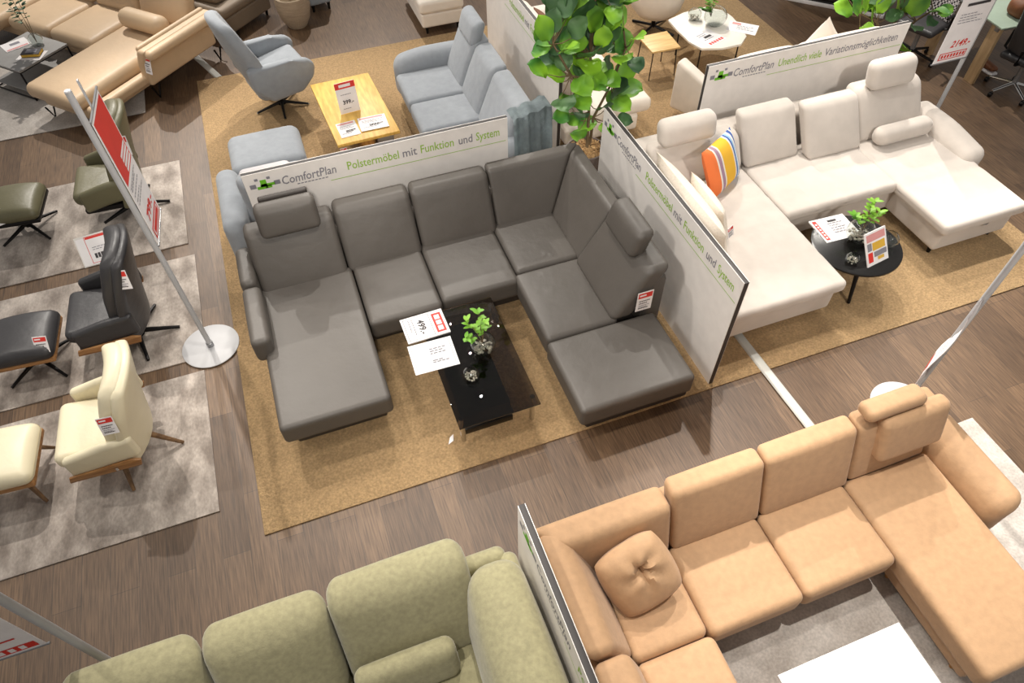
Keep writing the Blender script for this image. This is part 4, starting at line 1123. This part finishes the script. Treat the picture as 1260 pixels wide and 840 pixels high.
t = thing('sofa', 'cream fabric sofa backed against the far side of the cream sofa panel', 'sofa', (5, 5.8, 0))
b = BM(); cush(b, (4.45, 6.3), (5.36, 6.12), (.10, .30), .04, (0, 0, 0)); obj('base', b, WF, t)
b = BM(); cush(b, (4.46, 5.15), (5.6, 6.2), (.29, .46), .07); obj('seat', b, WF, t)
b = BM(); cush(b, (5.16, 6.2), (5.6, 6.28), (.29, .46), .07); obj('seat', b, WF, t)
b = BM(); prism(b, [(4.20, 6.24), (4.52, 5.62), (4.66, 5.68), (4.34, 6.32)], .10, .68, 'z', .04, 3)
for v in b.verts:
    if v.co.z > .4: v.co.z -= .30*max(0, min(1, (6.2-v.co.y)/.5))*.8
obj('armrest', b, WF, t)
b = BM(); cush(b, (6.2, 6.42), (5.34, 6.2), (.10, .60), .09); obj('armrest', b, WF, t)
for xa, xb in ((4.40, 5.12), (5.14, 6.22)):
    b = BM(); rbox(b, ((xa+xb)/2, 5.50, .76), (xb-xa, .22, .62), .09, (0, .03, .02), leany(-.15)); obj('back_cushion', b, WF, t)
feet([(4.6, 6.0), (6.2, 6.05)], .1, 'black_metal', t, .02, .0125)
b = BM(); pillow(b, .45, .45, .16, Matrix.Identity(4)); o = obj('throw_pillow', b, WF); o.matrix_world = frame4((5.62, 5.66, .86), (.75, .1, .66), (-.66, .1, .75)); tag(o, 'cream throw pillow peeking over the top of the cream sofa panel', 'pillow')

t = thing('coffee_table', 'white stone coffee table with curved outline on thin black legs', 'coffee table', (5.25, 7.1, 0))
pl = [(4.82, 7.52), (5.10, 7.62), (5.42, 7.65), (5.60, 7.50), (5.62, 7.30), (5.58, 7.02), (5.52, 6.80), (5.36, 6.66), (5.10, 6.66), (4.86, 6.74), (4.80, 6.95), (4.80, 7.25)]
b = BM(); prism(b, pl, .42, .45, 'z', .008, 2); obj('table_top', b, 'marble', t)
for x, y in ((4.92, 6.84), (5.46, 6.84), (5.5, 7.5), (4.95, 7.42)):
    b = BM(); tube(b, [(x, y, .42), (x-.01, y-.02, .0125)], .009, 6); obj('leg', b, 'black_metal', t)
bowl_vase('glass_vase', 'larger smoky glass bowl on the white stone table', (5.28, 7.18, .4505), .14, False, mat='clear')
bowl_vase('tealight_holder', 'smaller glass bowl beside the larger one on the stone table', (5.12, 7.40, .4505), .085, True)
sprig('twig', 'dark green leafy sprig in the bowls on the stone table', (5.24, 7.22, .55), [(-.06, .06, .2), (-.12, .0, .10), (.08, .12, .2)], .075, mat='leaf')
sheet('price_leaflet', 'white leaflet with red bottom line at the front of the stone table', 'leaflet', .30, .32, frame4((4.98, 6.74, .453), (1, .35, 0), (-.3, 1, 0)), [('red', 'red_print', [('r', .1+.14*i, .2+.14*i, .06, .2) for i in range(6)]), ('grey_print', 'grey_lines', lines(.15, .7, (.4, .7, .8), .04)), ('black', 'dark_print', [('r', .3, .7, .5, .62)])], .006)
sheet('price_leaflet', 'white leaflet overhanging the right end of the stone table', 'leaflet', .36, .26, frame4((5.36, 7.02, .453), (.72, -.69, 0), (.6, .7, 0)), [('pink_print', 'pink_print', [('r', .1, .4, .7, .9)]), ('grey_print', 'grey_lines', lines(.3, .9, (.3, .45, .6), .05))], .004)
def wire_table(label, x, y):
    t = thing('side_table', label, 'side table')
    b = BM(); prism(b, [(-.20, -.20), (.18, -.21), (.21, .20), (-.19, .20)], .38, .405, 'z', .006, 2); obj('table_top', b, 'pale_wood', t)
    for sx in (-.16, .16):
        for sy in (-.16, .16):
            b = BM(); tube(b, [(sx, sy, .38), (sx*1.12, sy*1.12, .0125)], .007, 6); obj('leg', b, 'black_metal', t)
    t.location = (x, y, 0)
    return t
p = wire_table('small square wooden side table left of the white stone table', 4.51, 7.15)
dup(p, (4.30, 8.32, 0), 0, 'small square wooden side table at the top edge by the swivel chair')
t = thing('swivel_armchair', 'cream shell swivel chair on black star base at the top edge', 'armchair')
b = BM(); lathe(b, [(.10, .20), (.24, .24), (.33, .34), (.37, .48), (.36, .60), (.32, .61), (.30, .50), (.02, .46)], (0, 0, 0), 36); obj('shell', b, WF, t)
b = BM(); rbox(b, (0, .26, .72), (.56, .14, .48), .06, (0, .02, 0), leany(.25)); obj('backrest', b, WF, t)
b = BM(); lathe(b, [(.03, .05), (.03, .22)], (0, 0, 0), 12); obj('column', b, 'black_metal', t)
for i in range(4):
    a = math.radians(90*i+30); b = BM(); tube(b, [(0, 0, .07), (.33*math.cos(a), .33*math.sin(a), .028)], .017, 6); obj('leg', b, 'black_metal', t)
t.location = (4.98, 8.12, 0)
t = thing('shelf_unit', 'dark low shelf unit with pale bottom rail at the top edge', 'shelf')
b = BM(); box(b, (0, 1.4), (.02, .4), (.04, .8), .006); obj('body', b, 'black_box', t)
b = BM(); box(b, (-.02, 1.42), (-.01, .42), (0, .045), .004); obj('bottom_rail', b, 'paper', t)
for k in range(3):
    b = BM(); box(b, (.1+.42*k, .44+.42*k), (.005, .02), (.10, .4), .004); obj('panel', b, 'dark_base', t)
t.location = (7.12, 8.25, 0); t.rotation_euler = (0, 0, math.radians(-46))

# desk corner, top right
t = thing('desk', 'desk with frosted green glass top and pale wood leg, top right', 'desk', (8.3, 5.7, 0))
b = BM(); prism(b, [(7.97, 5.42), (8.9, 5.36), (9.0, 6.5), (8.05, 6.4)], .72, .74, 'z', .004, 2); obj('table_top', b, 'green_glass', t)
b = BM(); box(b, (8.02, 8.07), (5.46, 5.60), (0, .70), .004); obj('leg', b, 'beech', t)
b = BM(); box(b, (8.02, 8.07), (6.2, 6.34), (0, .70), .004); obj('leg', b, 'beech', t)
b = BM(); box(b, (8.0, 8.9), (5.48, 5.53), (.66, .715), .004); obj('rail', b, 'grey_metal', t)
t = thing('bag', 'brown hide bag lying on the green glass desk top', 'bag', (8.42, 5.62, 0))
b = BM(); rbox(b, (8.42, 5.60, .84), (.34, .24, .19), .07, (.02, .02, .02)); obj('body', b, 'bag_brown', t)
b = BM(); tube(b, [(8.30, 5.60, .92), (8.34, 5.60, 1.0), (8.46, 5.60, 1.0), (8.52, 5.60, .92)], .015); obj('handle', b, 'dark_base', t)
t = sheet('paper_sheet', 'white paper sheet at the far edge of the green glass desk', 'paper', .30, .21, frame4((8.05, 5.95, .744), (1, .2, 0), (-.2, 1, 0)), [], .002)
def office_chair(label, loc, rz, back, basem, seatm='black_leather'):
    t = thing('office_chair', label, 'office chair')
    b = BM(); cush(b, (-.24, .24), (-.24, .24), (.42, .50), .035, (0, 0, .015)); obj('seat', b, seatm, t)
    b = BM(); rbox(b, (-.27, 0, .78), (.06, .46, .56), .028, (0, 0, 0), lambda p, u: Vector((p.x+.06*u[1]**2-.08*u[2], p.y, p.z))); obj('backrest', b, back, t)
    for s in (-1, 1):
        b = BM(); tube(b, [(-.05, .24*s, .46), (-.05, .29*s, .48), (-.02, .29*s, .66), (.15, .29*s, .67)], .017); obj('armrest', b, 'black_metal', t)
    b = BM(); tube(b, [(-.2, 0, .43), (-.30, 0, .45), (-.29, 0, .6)], .02); obj('back_bracket', b, 'black_metal', t)
    b = BM(); lathe(b, [(.03, .10), (.028, .42)], (0, 0, 0), 14); obj('column', b, 'grey_metal', t)
    for i in range(5):
        a = math.radians(72*i+20); c, s = math.cos(a), math.sin(a)
        b = BM(); tube(b, [(.02*c, .02*s, .12), (.30*c, .30*s, .075)], .020, 8, .014); l = obj('leg', b, basem, t)
        b = BM(); prism(b, [(.03*math.cos(q*PI/6), .03+.03*math.sin(q*PI/6)) for q in range(12)], -.02, .02, 'y', .004, 1)
        bmesh.ops.transform(b, matrix=Matrix.Translation((.30*c, .30*s, 0)), verts=b.verts); obj('caster', b, 'black_metal', l)
    t.location = loc; t.rotation_euler = (0, 0, rz)
    return t
office_chair('black office chair with bright metal star base at the green glass desk', (8.33, 5.17, 0), math.radians(15), 'black_leather', 'chrome')
office_chair('office chair with black and white woven back behind the price poster', (7.72, 6.25, 0), math.radians(-160), 'mesh_weave', 'black_metal', 'black_leather')
t = thing('shoe', 'brown shoe with pale sole under the green glass desk', 'shoe', (8.42, 5.62, 0))
b = BM(); rbox(b, (8.42, 5.66, .075), (.10, .28, .09), .04, (0, 0, 0), lambda p, u: Vector((p.x, p.y, p.z*(1+.4*u[1])))); obj('upper', b, 'bag_brown', t)
b = BM(); rbox(b, (8.42, 5.66, .018), (.11, .30, .034), .015); obj('sole', b, 'paper', t)
